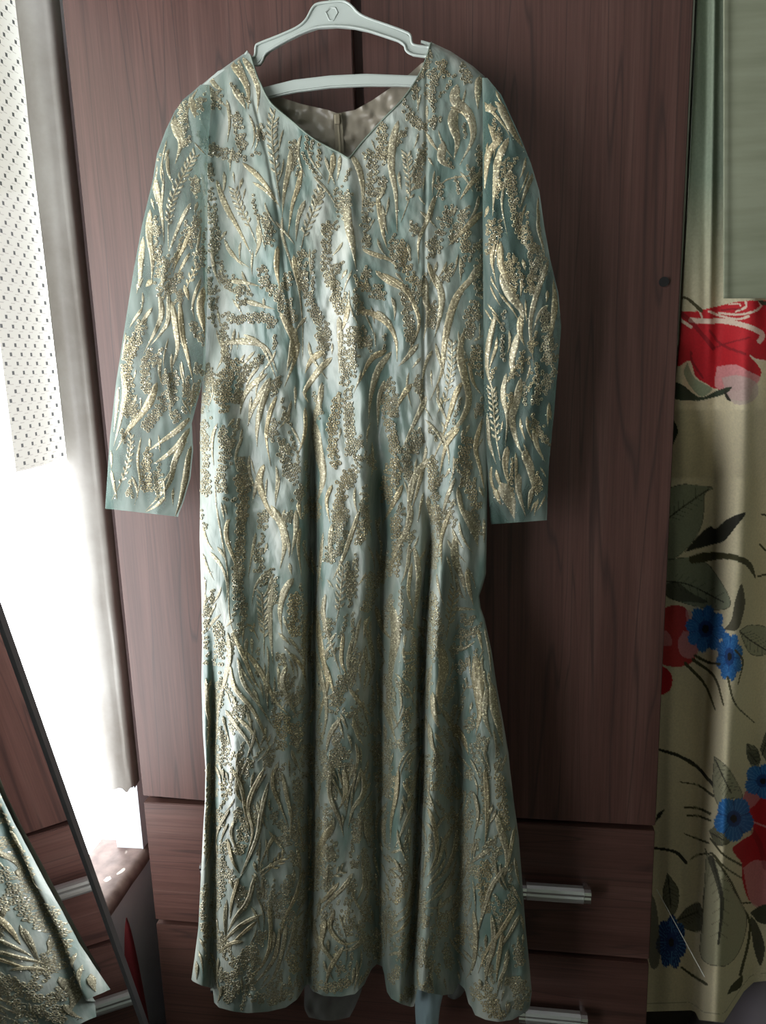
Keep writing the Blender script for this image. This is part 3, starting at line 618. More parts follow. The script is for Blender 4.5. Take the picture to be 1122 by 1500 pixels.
# ------------------------------------------------------------------ embroidery traced motif by motif (crop origin, then kind + points + width, 3 units per photo pixel)
TRACE = """
@150,60
l L 300,320 330,400 345,450 320,540 40|l L 225,590 240,640 250,700 265,800 270,890 22|l L 235,540 225,620 240,720 26|l L 210,740 205,850 220,960 215,1060 30|l L 180,860 170,960 165,1040 150,1110 26
l S 410,490 360,580 310,690 290,800 290,930 36|l L 390,710 350,780 310,880 290,930 18|l L 398,810 360,900 330,960 310,1020 20|l L 385,930 350,990 320,1050 14|l B 440,920 430,980 60|l S 420,980 385,1050 360,1115 30|l L 270,600 260,720 250,800 12|l L 385,240 400,300 408,340 30
f L 465,150 500,200 530,215 24|f L 450,190 490,240 545,290 30|f L 560,90 610,150 640,220 640,300 34|f L 615,70 660,140 685,220 680,320 30|f L 590,70 620,140 650,200 16|f B 510,230 500,290 50|f L 570,200 610,260 630,300 30|f B 590,330 610,420 620,470 50|f B 510,470 570,505 680,490 36
f S 760,290 745,380 750,480 765,600 780,700 40|f L 615,535 680,590 730,650 780,730 24|f L 660,620 720,660 770,720 16|f L 830,470 820,560 800,660 790,770 26|f L 875,560 860,640 835,720 815,860 24|f L 890,700 860,780 850,880 22|f S 960,650 930,740 890,840 870,930 40|f B 940,700 950,660 50|f B 960,450 950,550 22|f L 1015,490 1010,560 990,630 26|f L 1045,500 1040,560 1030,615 18
f L 1075,710 1080,800 1100,900 1115,1000 40|f B 990,810 985,900 990,1000 1010,1080 50|f S 575,645 600,720 640,800 680,900 34|f L 500,610 540,720 600,830 660,950 26|f L 680,810 690,880 670,950 24|f B 480,660 480,740 500,850 490,930 40|f L 480,900 490,1000 520,1080 16|f L 535,870 570,940 650,1000 16|f L 560,910 590,960 620,990 12|f B 705,1000 720,1080 50|f L 560,1055 620,1060 700,1080 22|f L 790,770 790,850 820,950 850,1050 14|f L 770,900 765,1000 780,1090 26|f L 840,940 850,1020 870,1110 24|f B 885,930 880,1020 890,1100 40
@480,60
f L 105,500 140,570 155,660 150,760 28|f B 240,370 240,450 235,510 52|f B 180,490 200,570 190,680 160,820 50|f L 310,350 285,450 280,560 300,680 305,840 36|f S 345,490 355,570 360,680 320,800 36|f L 218,675 230,760 245,850 262,915 24|f L 240,720 250,800 265,850 18|f B 430,110 470,160 450,240 470,300 36|f B 340,270 380,350 440,370 490,330 40|f B 500,90 520,150 50|f B 600,90 610,150 625,180 36
f L 670,150 660,220 660,300 36|f L 560,290 550,360 570,440 555,520 44|f L 570,190 560,260 620,320 640,420 580,545 46|f L 540,290 610,320 635,400 620,480 30|f L 510,440 500,520 545,560 40|f L 430,400 460,450 490,490 16|f L 440,510 465,550 12|f V 660,590 560,600 510,620 480,680 450,800 8|f L 690,560 620,640 580,700 24|f B 540,740 510,820 470,900 450,940 64|f L 680,750 610,820 530,900 30|f B 610,830 610,920 50|f L 470,680 440,780 400,880 400,980 22|f B 330,890 340,960 380,1060 50|f L 150,915 210,940 270,960 310,1000 22|f L 210,1010 270,1060 360,1110 24|f L 440,970 470,1060 500,1120 22|f L 670,980 620,1060 580,1115 28|f B 130,1040 180,1090 40
r L 690,280 720,300 745,295 40|r L 750,270 790,340 830,420 870,480 44|r L 770,420 710,490 690,600 690,650 34|r L 795,425 750,520 735,620 725,770 34|r L 750,540 745,600 770,670 22|r L 815,540 780,620 765,720 790,860 14|r B 805,590 820,700 850,830 910,920 50|r L 905,580 870,660 845,740 20|r B 900,900 930,980 910,1100 70|r L 930,740 925,820 945,900 955,960 16|r L 760,880 760,980 790,1060 810,1115 30|r L 735,890 720,960 740,1060 18|r L 970,960 940,1060 920,1120 20
@150,400
l L 150,70 180,20 20|l L 220,30 190,60 30|l L 250,90 260,180 230,260 180,355 26|l L 290,60 290,200 260,260 210,320 22|l L 300,120 320,220 330,330 305,420 30|l L 340,120 350,260 375,370 400,480 26|l L 360,50 380,120 24|l B 180,220 150,290 130,350 56|l B 130,300 110,400 120,500 44|l L 85,420 100,520 80,640 50,760 26|l L 70,500 60,620 50,700 16|l B 320,450 300,540 240,620 190,680 60|l L 240,480 200,580 120,680 60,780 34|l L 400,480 395,560 385,620 14|l S 125,700 120,800 90,900 40,1000 24|l L 170,720 155,820 165,920 140,1020 12|l L 380,640 330,690 260,740 190,790 26|l L 385,680 330,760 270,810 220,840 26|l L 370,720 320,820 290,930 190,1045 28|l L 390,760 370,880 345,1000 320,1070 34|l B 200,780 195,880 200,960 40|l L 340,760 310,860 240,950 18|l L 280,980 240,1020 190,1050 18|l L 220,150 150,250 20|l L 445,60 430,160 455,260 450,350 36
f L 525,280 530,360 500,430 16|f B 540,190 620,200 700,190 750,220 50|f L 620,120 690,140 760,160 22|f B 740,60 800,130 840,200 56|f L 780,170 840,280 850,360 800,500 36|f L 850,240 830,350 810,430 30|f L 530,310 620,300 720,330 770,440 28|f L 620,270 700,320 770,480 18|f B 600,400 550,440 530,520 540,600 70|f B 530,690 540,780 520,900 530,960 60|f B 540,990 590,990 26|f L 725,440 650,500 615,560 605,620 28|f L 735,460 690,540 660,600 640,670 28|f L 740,460 700,580 680,680 680,765 30|f L 765,540 735,620 720,720 740,850 22|f B 760,640 750,730 40|f L 830,560 810,640 770,690 14|f V 850,0 870,120 880,240 880,380 6
f B 890,0 920,140 960,220 955,330 40|f L 980,340 920,380 890,440 30|f L 1010,370 950,430 890,520 905,570 30|f L 965,480 955,560 930,660 945,760 26|f L 890,590 890,700 850,820 18|f L 930,650 950,780 970,900 930,1050 44|f B 1020,40 1040,110 1050,180 60|f L 1085,120 1070,200 1050,260 24|f L 1040,190 1045,300 1040,440 28|f B 1100,260 1090,370 1070,470 80|f B 1040,540 1020,640 1010,740 1030,850 40|f B 1080,560 1090,680 1095,800 46|f B 1080,880 1050,980 1040,1080 60|f L 1010,930 985,1000 1000,1100 20|f B 790,790 830,870 870,960 860,1000 60|f L 860,1000 870,1080 20|f L 710,840 690,920 730,1040 790,1115 30|f L 690,860 670,960 660,1000 18|f B 600,900 620,960 620,1080 44|f B 445,660 450,760 450,880 460,980 40|f V 495,930 500,1020 510,1110 5|f L 560,1080 545,1115 12
@480,400
f L 240,0 330,60 380,140 400,240 330,400 26|f B 340,60 350,150 360,230 370,300 50|f L 400,310 350,370 310,410 24|f L 410,370 370,420 14|f B 190,60 240,100 60|f L 130,165 200,180 270,230 300,300 305,390 28|f L 215,165 270,220 310,310 24|f B 140,260 160,310 70|f L 260,340 190,380 140,480 28|f L 280,345 220,430 190,540 180,640 30|f L 250,470 225,560 220,690 22|f B 255,510 265,620 290,720 300,800 40|f L 370,485 330,540 290,620 26|f L 460,340 430,400 410,510 16|f L 435,540 390,640 335,750 26|f B 400,700 380,780 60|f L 440,820 380,900 360,1000 350,1080 36|f L 420,850 400,930 370,1040 20|f B 300,830 280,920 260,1000 70|f L 330,930 290,1010 240,1100 26|f L 195,740 200,840 190,900 12
f L 430,20 430,110 440,180 420,300 30|f L 470,0 500,100 490,200 470,280 32|f L 650,0 570,100 530,220 510,340 500,440 450,560 32|f B 650,130 640,200 620,280 60|f L 600,250 580,350 600,450 620,560 580,660 500,740 450,860 34|f S 545,290 545,400 530,500 510,600 34|f L 640,300 690,270 14|f B 660,330 650,390 680,440 56|f L 620,390 640,480 680,540 16|f S 520,540 480,620 30|f L 590,480 560,540 530,640 490,760 26|f L 580,680 520,760 490,900 22|f B 620,730 600,820 620,920 660,1020 64|f L 680,640 650,760 670,860 690,960 22|f L 560,900 520,1000 500,1100 18|f L 570,940 590,1040 620,1110 22|f B 460,820 470,940 480,1080 50|f L 440,980 450,1080 20
r L 740,180 710,300 700,420 740,560 26|r B 775,180 770,280 775,380 30|r L 760,0 800,90 850,160 860,220 44|r L 850,180 845,260 865,320 30|r L 840,260 810,380 820,470 34|r B 900,0 895,80 40|r L 950,0 910,120 890,240 905,410 26|r L 970,140 930,180 900,260 18|r L 1000,20 1000,120 985,240 970,300 30|r B 960,180 970,280 980,380 970,480 910,570 60|r L 785,440 770,540 790,640 780,760 24|r S 720,500 730,600 740,720 760,830 34|r L 850,460 830,560 810,640 830,740 860,800 36|r B 870,480 870,580 20|r L 860,780 890,860 905,960 40|r L 905,680 920,760 955,830 24|r L 700,620 710,740 740,840 20|r L 790,760 780,850 800,950 30|r L 760,920 800,1000 820,1080 60|r L 840,880 840,960 870,1070 30|r L 900,940 880,1040 24|r L 730,940 760,1020 24
@270,740
f V 140,0 160,120 190,300 200,500 240,620 7|f L 190,60 185,140 215,230 230,280 22|f B 255,0 250,120 250,220 240,320 50|f L 80,90 100,160 130,200 12|f L 80,210 100,270 130,330 12|f B 235,280 240,400 60|f L 140,430 110,490 90,540 14|f L 315,120 300,200 280,320 14|f B 350,40 350,100 44|f L 380,0 430,90 440,180 420,280 36|f L 440,90 460,180 460,230 20|f L 490,20 490,120 470,220 26|f L 510,100 500,180 515,310 18|f L 480,320 440,380 420,470 430,570 34|f B 490,400 480,470 490,560 56|f S 340,380 345,480 350,560 350,680 40|f L 385,350 375,460 380,580 390,700 26|f S 290,520 330,600 26|f B 330,180 330,300 40|f L 260,530 255,610 10|f B 150,530 160,600 150,700 50|f L 190,560 200,660 180,760 150,900 135,1100 24|f L 210,560 260,660 300,760 340,820 22|f L 270,640 340,740 400,860 470,930 24|f L 240,680 260,780 330,880 400,990 20|f L 200,700 220,800 300,900 350,1000 380,1090 22|f L 450,700 430,780 470,880 500,940 26|f L 470,650 520,720 540,800 18|f B 420,920 440,980 430,1060 64|f B 500,970 490,1040 50|f L 180,900 220,960 280,1040 300,1110 20|f L 230,930 300,1000 340,1090 18|f B 190,1080 220,1100 40|f L 95,760 100,880 110,960 98,1070 22
f B 680,0 690,80 670,170 640,240 70|f B 580,0 580,60 50|f L 770,20 730,140 690,250 650,330 22|f L 650,80 640,170 650,260 22|f B 790,80 770,170 50|f L 610,120 600,220 590,320 570,440 14|f S 700,260 690,350 680,450 660,540 40|f L 620,390 610,480 640,600 690,750 22|f B 720,260 740,340 730,440 36|f B 820,310 830,380 800,460 50|f L 575,440 590,560 610,680 630,780 600,900 575,1000 26|f L 575,640 595,740 620,840 620,960 585,1080 24|f L 600,660 640,760 660,850 18|f L 700,560 690,680 720,760 20|f L 740,580 720,700 760,800 20|f L 800,540 820,620 830,720 790,820 22|f L 800,640 770,720 780,800 14|f B 700,760 680,830 660,900 60|f L 720,800 780,880 820,930 20|f L 690,930 640,1010 620,1100 26|f L 740,930 760,1010 790,1060 18|f L 840,440 870,540 920,600 24|f L 910,440 930,560 910,700 900,850 44|f L 870,860 900,940 930,1040 26|f L 900,880 940,980 18|f L 880,680 850,740 10|f L 1000,0 980,100 930,200 900,300 30|f B 930,60 940,180 920,300 50|f L 990,170 980,270 950,350 18|f L 1010,180 1030,300 1020,420 1000,530 26|f L 1000,250 985,380 1010,470 18|f B 955,370 955,480 950,570 22|f L 945,520 1000,540 1045,560 14|f L 950,650 1000,650 1045,640 14|f L 950,690 1000,680 1045,660 14|f B 1010,700 980,760 44|f S 1040,800 980,850 36|f B 990,900 970,960 40|f B 960,1010 950,1080 40|f B 720,1090 690,1110 40
@480,740
f L 540,20 500,140 500,260 22|f B 480,20 480,150 460,270 44|f L 560,130 560,240 590,320 610,400 34|f L 600,20 640,100 660,180 44|f B 640,40 660,130 56|f L 610,280 620,360 640,440 24|f L 560,300 580,380 610,420 14|f B 460,400 470,470 500,560 50|f S 560,360 540,480 520,600 40|f L 540,460 600,455 650,460 18|f B 600,490 640,510 50|f L 580,585 620,570 650,565 14|f L 560,640 610,625 650,595 16|f B 620,680 560,740 40|f L 500,620 510,720 490,840 510,930 44|f L 460,820 470,920 500,1000 30|f S 620,780 580,850 36|f L 660,540 680,640 18|f L 690,540 710,640 720,760 14|f L 650,660 660,780 670,900 650,1010 50|f L 720,780 730,880 755,980 770,1060 40|f L 700,800 690,920 720,1020 30|f L 510,900 550,980 590,1080 26|f L 445,960 460,1060 490,1110 22|f L 560,960 600,1040 620,1100 24|f L 470,1000 520,1080 18|f B 640,930 620,990 40
@270,1126
f B 110,40 105,150 30|f L 100,0 120,80 16|f L 210,0 250,80 270,200 290,300 20|f L 350,0 300,100 280,180 300,280 270,400 24|f L 250,20 230,100 260,160 16|f L 370,60 340,180 320,300 270,420 240,490 24|f B 500,60 510,160 60|f L 390,0 390,80 420,160 460,260 20|f L 430,20 450,120 470,220 460,330 20|f B 180,60 190,110 50|f B 150,200 160,250 50|f B 265,220 260,300 240,370 56|f L 220,220 205,290 240,380 16|f B 180,330 150,430 160,520 140,600 60|f L 190,310 210,400 240,460 18|f B 100,260 100,380 30|f L 400,290 370,340 330,430 20|f S 440,380 390,430 330,480 40|f L 440,400 390,420 320,460 20|f B 420,310 460,320 50|f L 310,470 280,580 220,660 190,720 24|f L 240,480 210,580 200,660 18|f L 340,480 350,580 14|f B 470,480 440,560 420,650 60|f L 520,450 490,560 440,660 420,760 18|f L 340,640 260,680 200,730 140,800 20|f L 320,670 250,730 190,790 18|f L 260,760 200,770 140,820 18|f L 370,600 380,700 370,800 330,880 260,920 20|f L 420,700 400,820 350,900 280,970 20|f L 450,680 430,800 390,920 320,980 20|f B 350,730 300,810 240,870 200,930 60|f L 490,640 470,760 430,860 18|f B 470,830 490,880 60|f B 300,1000 380,1010 430,990 50|f B 180,960 200,1010 60|f L 150,830 140,920 160,1000 18|f B 90,700 100,760 26
f L 600,60 575,160 570,200 14|f B 590,230 590,280 40|f L 640,0 640,120 680,220 700,300 24|f L 700,0 710,100 680,180 30|f L 780,0 790,100 740,180 720,260 24|f L 660,240 600,330 570,430 34|f B 610,340 580,430 570,520 60|f L 680,500 620,570 565,610 22|f L 740,460 700,520 620,600 565,680 22|f L 780,400 790,500 750,600 14|f L 800,440 810,540 770,620 14|f S 700,440 620,500 36|f B 720,640 770,690 720,720 56|f L 660,620 640,700 700,770 780,750 22|f L 560,640 580,740 640,830 690,900 26|f L 620,660 600,760 560,880 26|f B 570,800 565,900 50|f L 700,780 640,880 620,960 24|f L 800,740 740,790 680,800 22|f B 720,940 640,970 570,950 50|f B 860,20 880,120 50|f L 870,220 880,340 24|f B 880,560 885,610 26|f L 940,0 930,120 910,220 905,330 22|f L 960,60 1000,130 1020,220 20|f L 1025,120 980,220 920,360 20|f L 1030,0 1000,100 960,180 22|f L 905,370 940,360 1000,330 14|f L 905,440 960,440 14|f L 905,480 970,470 12|f B 970,520 930,580 50|f L 1010,380 1010,500 980,600 910,660 18|f L 1005,560 980,640 910,690 18|f L 1000,640 960,700 900,740 16|f L 895,820 940,810 1000,830 16|f B 950,880 910,930 50|f B 960,1005 1000,960 50|f L 1000,700 960,780 905,770 14
@480,1126
f B 470,70 540,100 590,110 60|f B 550,180 560,220 40|f L 440,170 470,260 480,370 440,470 22|f L 560,240 510,330 480,420 420,490 22|f L 520,200 480,260 470,330 14|f L 570,270 550,380 500,470 420,530 22|f L 560,440 500,540 420,600 22|f L 540,560 490,610 430,610 18|f B 450,650 410,700 40|f B 520,640 500,740 40|f B 415,760 415,860 44|f B 490,870 490,910 34|f B 410,950 460,970 40|f B 630,430 660,470 60|f L 720,350 660,390 610,430 22|f L 690,0 700,120 700,240 690,340 26|f B 760,40 770,160 780,260 50|f L 740,200 770,300 790,400 760,520 34|f L 820,260 800,380 780,480 18|f L 640,100 660,200 640,320 18|f B 700,420 690,520 700,620 60|f L 780,430 720,520 680,640 650,760 24|f B 820,570 780,640 50|f L 830,600 770,700 700,800 660,900 22|f L 845,640 790,740 720,840 18|f B 590,700 580,770 50|f L 640,620 650,740 640,860 605,930 24|f L 720,640 730,760 700,880 690,980 26|f L 770,720 750,840 740,940 22|f B 840,780 850,860 44|f B 800,930 855,970 840,1050 70|f B 700,960 720,1040 760,1080 70|f B 650,960 660,1010 50
"""
SURF = {'f': (FRONT, lambda x, y: dep(x, y)), 'l': (SL, lambda x, y: sdep('l', x, y)), 'r': (SR, lambda x, y: sdep('r', x, y))}
COVER = np.zeros((1520, 860), bool)
def inside(surf, x, y):
    if surf == 'f': return (x > Lf(y)+1.5) & (x < Rf(y)-1.5) & (y < np.interp(x, HEM[:, 0], HEM[:, 1])-2) & (y > np.interp(x, TOPL[:, 0], TOPL[:, 1])+3)
    A, B = (SLO, SLI) if surf == 'l' else (SRI, SRO)
    return (x > np.interp(y, A[:, 0], A[:, 1])+2) & (x < np.interp(y, B[:, 0], B[:, 1])-2) & (y > 118) & (y < (741 if surf == 'l' else 757))
def clampx(surf, x, y):
    if surf == 'f':
        return np.clip(x, Lf(y)+1.5, Rf(y)-1.5)
    A, B = (SLO, SLI) if surf == 'l' else (SRI, SRO)
    return np.clip(x, np.interp(y, A[:, 0], A[:, 1])+2, np.interp(y, B[:, 0], B[:, 1])-2)
def lift(surf, x, y, h):
    return at_y(x, y, -(SURF[surf][1](x, y)+h))
def leaf_geo(surf, pts, w, hmax=.0019, taper=(.55, .9), nk=None):
    L = np.linalg.norm(np.diff(np.asarray(pts, float), axis=0), axis=1).sum()
    n = int(np.clip(L/5, 5, 22)) if nk is None else nk
    P = catmull(pts, n); T = np.gradient(P, axis=0); T /= np.linalg.norm(T, axis=1)[:, None]+1e-9
    Nn = np.stack([-T[:, 1], T[:, 0]], 1); t = np.linspace(0, 1, n)
    prof = np.clip(np.sin(math.pi*t**taper[0])**taper[1], .06, 1)
    prof = prof*(1+.22*np.array([vnoise(i*.9, P[0, 0]*.37, 13) for i in range(n)]))
    cr = np.array([-1, -.62, -.22, .22, .62, 1]); hh = np.array([.12, .9, .72, .8, 1.0, .12])
    X = P[:, 0:1]+Nn[:, 0:1]*cr*(w/2)*prof[:, None]; Y = P[:, 1:2]+Nn[:, 1:2]*cr*(w/2)*prof[:, None]
    X = clampx(surf, X, Y)
    hmax = hmax*(1+1.5*np.clip((P[:, 1].mean()-930)/250, 0, 1))
    Hh = (hmax*np.minimum(1, w/9+.25))*hh[None, :]*(.25+.75*prof[:, None])*(1+.5*vnoise(X*.31, Y*.29, 17))
    V = lift(surf, X, Y, Hh).reshape(-1, 3)
    xi = np.clip(X.astype(int), 0, 859); yi = np.clip(Y.astype(int), 0, 1519)
    for dx in (-1, 0, 1):
        COVER[yi, np.clip(xi+dx, 0, 859)] = True; COVER[np.clip(yi+2, 0, 1519), np.clip(xi+dx, 0, 859)] = True
    return V, grid_faces(n, 6)
class Acc:
    def __init__(s): s.V = []; s.F = []; s.n = 0
    def add(s, V, F): s.V.append(np.asarray(V)); s.F.append(np.asarray(F)+s.n); s.n += len(V)
    def mesh(s): return mesh_of(np.vstack(s.V), np.vstack(s.F))
def ring_geo(surf, x, y, r, h=.0019):
    k = 7; a = np.linspace(0, 2*math.pi, k, endpoint=False)+random.random()
    rr = np.array([r*1.08, r*.78, r*.42]); hh = np.array([.0003, h, .0006])
    X = x+rr[:, None]*np.cos(a); Y = y+rr[:, None]*np.sin(a)*1.1
    V = lift(surf, X, Y, np.repeat(hh[:, None], k, 1)).reshape(-1, 3)
    return V, grid_faces(3, k, True)
def beads_geo(surf, pts, w, pitch=5.0):
    L = max(1, np.linalg.norm(np.diff(np.asarray(pts, float), axis=0), axis=1).sum())
    P = catmull(pts, int(L)+2); n = len(P); A = Acc(); done = []
    T = np.gradient(P, axis=0); T /= np.linalg.norm(T, axis=1)[:, None]+1e-9
    row = 0; s = -w*.25
    while s <= L+w*.25:
        i = int(np.clip(s/L*(n-1), 0, n-1)); t = np.clip(s/L, 0, 1); ext = s-t*L
        half = w/2*(.72+.28*math.sin(math.pi*min(1, max(0, t))))*(1 if abs(ext) < .1 else math.sqrt(max(0, 1-(ext/(w*.3))**2)))
        half *= 1+.35*float(vnoise(s*.12, pts[0][0]*.1, 19))
        c = P[i]+T[i]*ext; nn = np.array([-T[i][1], T[i][0]])
        m = int(half/pitch*1.0)
        for q in range(-m, m+1):
            off = q*pitch+(pitch/2 if row % 2 else 0)
            p = c+nn*off+np.array([random.gauss(0, .5), random.gauss(0, .5)])
            if random.random() < .10: continue
            if not inside(surf, p[0], p[1]): continue
            if done and min((p[0]-a)**2+(p[1]-b)**2 for a, b in done[-40:]) < (pitch*.62)**2: continue
            done.append(p); V, F = ring_geo(surf, p[0], p[1], pitch*.52*random.uniform(.85, 1.1)); A.add(V, F)
            COVER[int(p[1])-2:int(p[1])+3, int(p[0])-2:int(p[0])+3] = True
        s += pitch*.88; row += 1
    return A
def sprig_geo(surf, pts, ln):
    A = Acc(); V, F = leaf_geo(surf, pts, 2.6, .002, (.3, .3)); A.add(V, F)
    L = np.linalg.norm(np.diff(np.asarray(pts, float), axis=0), axis=1).sum()
    n = int(L/4.6); P = catmull(pts, n+2); T = np.gradient(P, axis=0); T /= np.linalg.norm(T, axis=1)[:, None]+1e-9
    for i in range(1, int(n*.82)):
        t = i/n; sd = 1 if i % 2 else -1
        l = ln*(.55+.45*math.sin(math.pi*min(1, .25+t*.8)))
        d = -T[i]*.82+sd*.62*np.array([-T[i][1], T[i][0]])
        p0 = P[i]; p2 = p0+d*l; p1 = (p0+p2)/2+sd*np.array([-T[i][1], T[i][0]])*l*.12
        if not inside(surf, p2[0], p2[1]): continue
        V, F = leaf_geo(surf, [p0, p1, p2], 3.6, .0028, (.8, .7), 5); A.add(V, F)
    return A
cnt = {}
ox = oy = 0
for line in TRACE.strip().split('\n'):
    if line[0] == '@': ox, oy = map(float, line[1:].split(',')); continue
    for it in line.split('|'):
        tk = it.split(); surf, kind = tk[0], tk[1]; w = float(tk[-1])/3
        pts = [(ox+float(a)/3, oy+float(b)/3) for a, b in (q.split(',') for q in tk[2:-1])]
        if kind in 'LV':
            A = Acc(); V, F = leaf_geo(surf, pts, w, .0019, (.55, .9) if kind == 'L' else (.3, .25)); A.add(V, F); nm = 'embroidered_leaf' if kind == 'L' else 'embroidered_stem'
        elif kind == 'B': A = beads_geo(surf, pts, w); nm = 'beaded_cluster'
        else: A = sprig_geo(surf, pts, w); nm = 'embroidered_sprig'
        if A.n == 0: continue
        link(nm, A.mesh(), M_GOLD, SURF[surf][0])
# fine glitter stitching between the motifs, beyond counting
def flow(x, y): return .38*math.sin(y/47+x/31)+.30*math.sin(y/23-x/19+1.7)
def filler(surf, tries, maxn, box_):
    A = Acc(); Q = Acc(); made = 0
    for _ in range(tries):
        if made >= maxn: break
        x = random.uniform(box_[0], box_[2]); y = random.uniform(box_[1], box_[3])
        if surf == 'f' and y < 900 and random.random() < .70: continue
        if not inside(surf, x, y) or COVER[int(y)-2:int(y)+3, int(x)-3:int(x)+4].mean() > (.0 if y < 900 else .10): continue
        pts = [(x, y)]; ok = True; n = random.randint(3, 7); sgn = random.choice((-1, 1))
        for k in range(n):
            a = flow(x, y)+sgn*.12; x += math.sin(a)*9; y += math.cos(a)*9
            if not (0 < y < 1490) or not inside(surf, x, y): break
            if COVER[int(y)-1:int(y)+2, int(x)-2:int(x)+3].mean() > .6: break
            pts.append((x, y))
        if len(pts) < 3: continue
        if random.random() < .62: V, F = leaf_geo(surf, pts, random.uniform(2.6, 5.6), .0022); A.add(V, F)
        else:
            B = beads_geo(surf, pts, random.uniform(6, 13), 4.4)
            if B.n: A.add(np.vstack(B.V), np.vstack(B.F))
        made += 1
    for _ in range(tries):                      # loose sequin grains
        x = random.uniform(box_[0], box_[2]); y = random.uniform(box_[1], box_[3])
        if not inside(surf, x, y): continue
        if not COVER[int(y), int(x)] or random.random() > (.22 if y < 800 else .30): continue
        r = random.uniform(.55, 1.1); a = np.linspace(0, 2*math.pi, 4, endpoint=False)+random.random()*3
        X = np.concatenate([x+r*np.cos(a), [x+random.uniform(-1.1, 1.1)]*2]); Y = np.concatenate([y+r*np.sin(a), [y+random.uniform(-1.1, 1.1)]*2])
        V = lift(surf, X, Y, np.array([.0006]*4+[random.uniform(.0012, .0042)]*2)+.0010)
        Q.add(V, np.array([[0, 1, 4, 5], [1, 2, 4, 5], [2, 3, 4, 5], [3, 0, 4, 5]]))
    q = link('loose_sequins', Q.mesh(), M_SEQ, SURF[surf][0], False); q['kind'] = 'stuff'
    o = link('glitter_stitching', A.mesh(), M_GOLD, SURF[surf][0]); o['kind'] = 'stuff'
filler('f', 26000, 760, (280, 70, 780, 1490))
filler('l', 5000, 60, (155, 125, 305, 750)); filler('r', 5000, 60, (708, 125, 822, 760))

# ------------------------------------------------------------------ hanger
hg_o = (340, 0); hz = 1122/400
def hp(x, y): return (hg_o[0]+x/hz, hg_o[1]+y/hz)
hang = empty('clothes_hanger', tuple(at_y(485., 20., -.056)))
tag(hang, 'white plastic clothes hanger holding the gown by its shoulders', 'hanger')
def prism(name, poly, d0, d1, parent, mat_, bev=.0016):
    bm = bmesh.new()
    P = np.array(poly, float); a = at_y(P[:, 0], P[:, 1], -d1); b_ = a.copy(); b_[:, 1] = -d0
    fr = [bm.verts.new(p) for p in a]; bk = [bm.verts.new(p) for p in b_]; n = len(fr)
    f1 = bm.faces.new(fr); f2 = bm.faces.new(bk[::-1])
    for i in range(n): bm.faces.new((fr[i], bk[i], bk[(i+1) % n], fr[(i+1) % n]))
    bmesh.ops.recalc_face_normals(bm, faces=bm.faces[:])
    if bev:
        ed = [e for e in bm.edges if (e.verts[0] in fr and e.verts[1] in fr) or (e.verts[0] in bk and e.verts[1] in bk)]
        bmesh.ops.bevel(bm, geom=ed, offset=bev, segments=2, affect='EDGES')
    me = bpy.data.meshes.new(name); bm.to_mesh(me); bm.free()
    o = link(name, me, mat_, parent, False); return o
def smooth_poly(pts, n): P = catmull(list(pts)+[pts[0]], n); return P[:-1]
up_edge = [(-120, 345), (-60, 290), (20, 262), (60, 246), (80, 240), (94, 225), (97, 192), (112, 178), (200, 143), (270, 110), (305, 78), (330, 32), (352, 15), (395, 8), (440, 4), (466, 8), (492, 26), (520, 55), (565, 78), (640, 104), (716, 133), (733, 148), (737, 172), (752, 186), (818, 196), (900, 225), (980, 280), (1030, 330)]
lo_edge = [(1010, 350), (960, 310), (890, 262), (800, 232), (742, 224), (716, 208), (708, 186), (680, 166), (610, 142), (560, 126), (500, 113), (430, 107), (350, 112), (290, 132), (220, 166), (152, 206), (132, 226), (125, 244), (110, 264), (76, 266), (0, 285), (-50, 318), (-100, 370)]
prism('hanger_body', [hp(*p) for p in up_edge+lo_edge], .0495, .0585, hang, M_PLASTIC, .0018)
def rim(pts, name='rim'):
    P = catmull([hp(*p) for p in pts], 70); V, F = tube(at_y(P[:, 0], P[:, 1], -.0595), .0016, 8); return link(name, mesh_of(V, F), M_PLASTIC, hang)
rim(up_edge[3:-3]); rim(lo_edge[3:-3])
barp = [(90, 366), (250, 326), (400, 308), (550, 301), (770, 309), (880, 330), (880, 372), (780, 356), (680, 351), (550, 351), (400, 358), (260, 376), (100, 412)]
bar = prism('trouser_bar', [hp(*p) for p in barp], .050, .0575, hang, M_PLASTIC, .0018)
tip = prism('shoulder_notch', [hp(*p) for p in [(776, 163), (830, 178), (832, 196), (815, 192), (775, 174)]], .052, .058, hang, M_PLASTIC, .001)
tip2 = prism('shoulder_notch', [hp(*p) for p in [(60, 206), (75, 226), (82, 244), (66, 246), (48, 220)]], .052, .058, hang, M_PLASTIC, .001)
hx = [hp(*p) for p in smooth_poly([(388, 45), (408, 33), (428, 45), (428, 74), (408, 88), (388, 74)], 31)]
hx = np.array([hp(*p) for p in [(386, 52), (402, 32), (424, 32), (434, 52), (416, 84), (400, 84), (386, 52)]])
V, F = tube(at_y(hx[:, 0], hx[:, 1], -.0585), .0011, 6); link('emblem', mesh_of(V, F), M_PLASTIC, hang)
hk0 = at_y(485., 6., -.054)
hk = [hk0, hk0+[0, 0, .05]]
zt = TOP+.022
for a in np.linspace(0, math.pi, 14): hk.append(np.array([hk0[0], hk0[1]+.028-.028*math.cos(a)*1.0, zt-.012+.028*math.sin(a)*.55]))
hk.append(np.array([hk0[0], hk0[1]+.056, TOP+.004]))
hk = np.array(hk)
V, F = tube(hk, .0030, 12); link('hook', mesh_of(V, F), M_PLASTIC, hang)

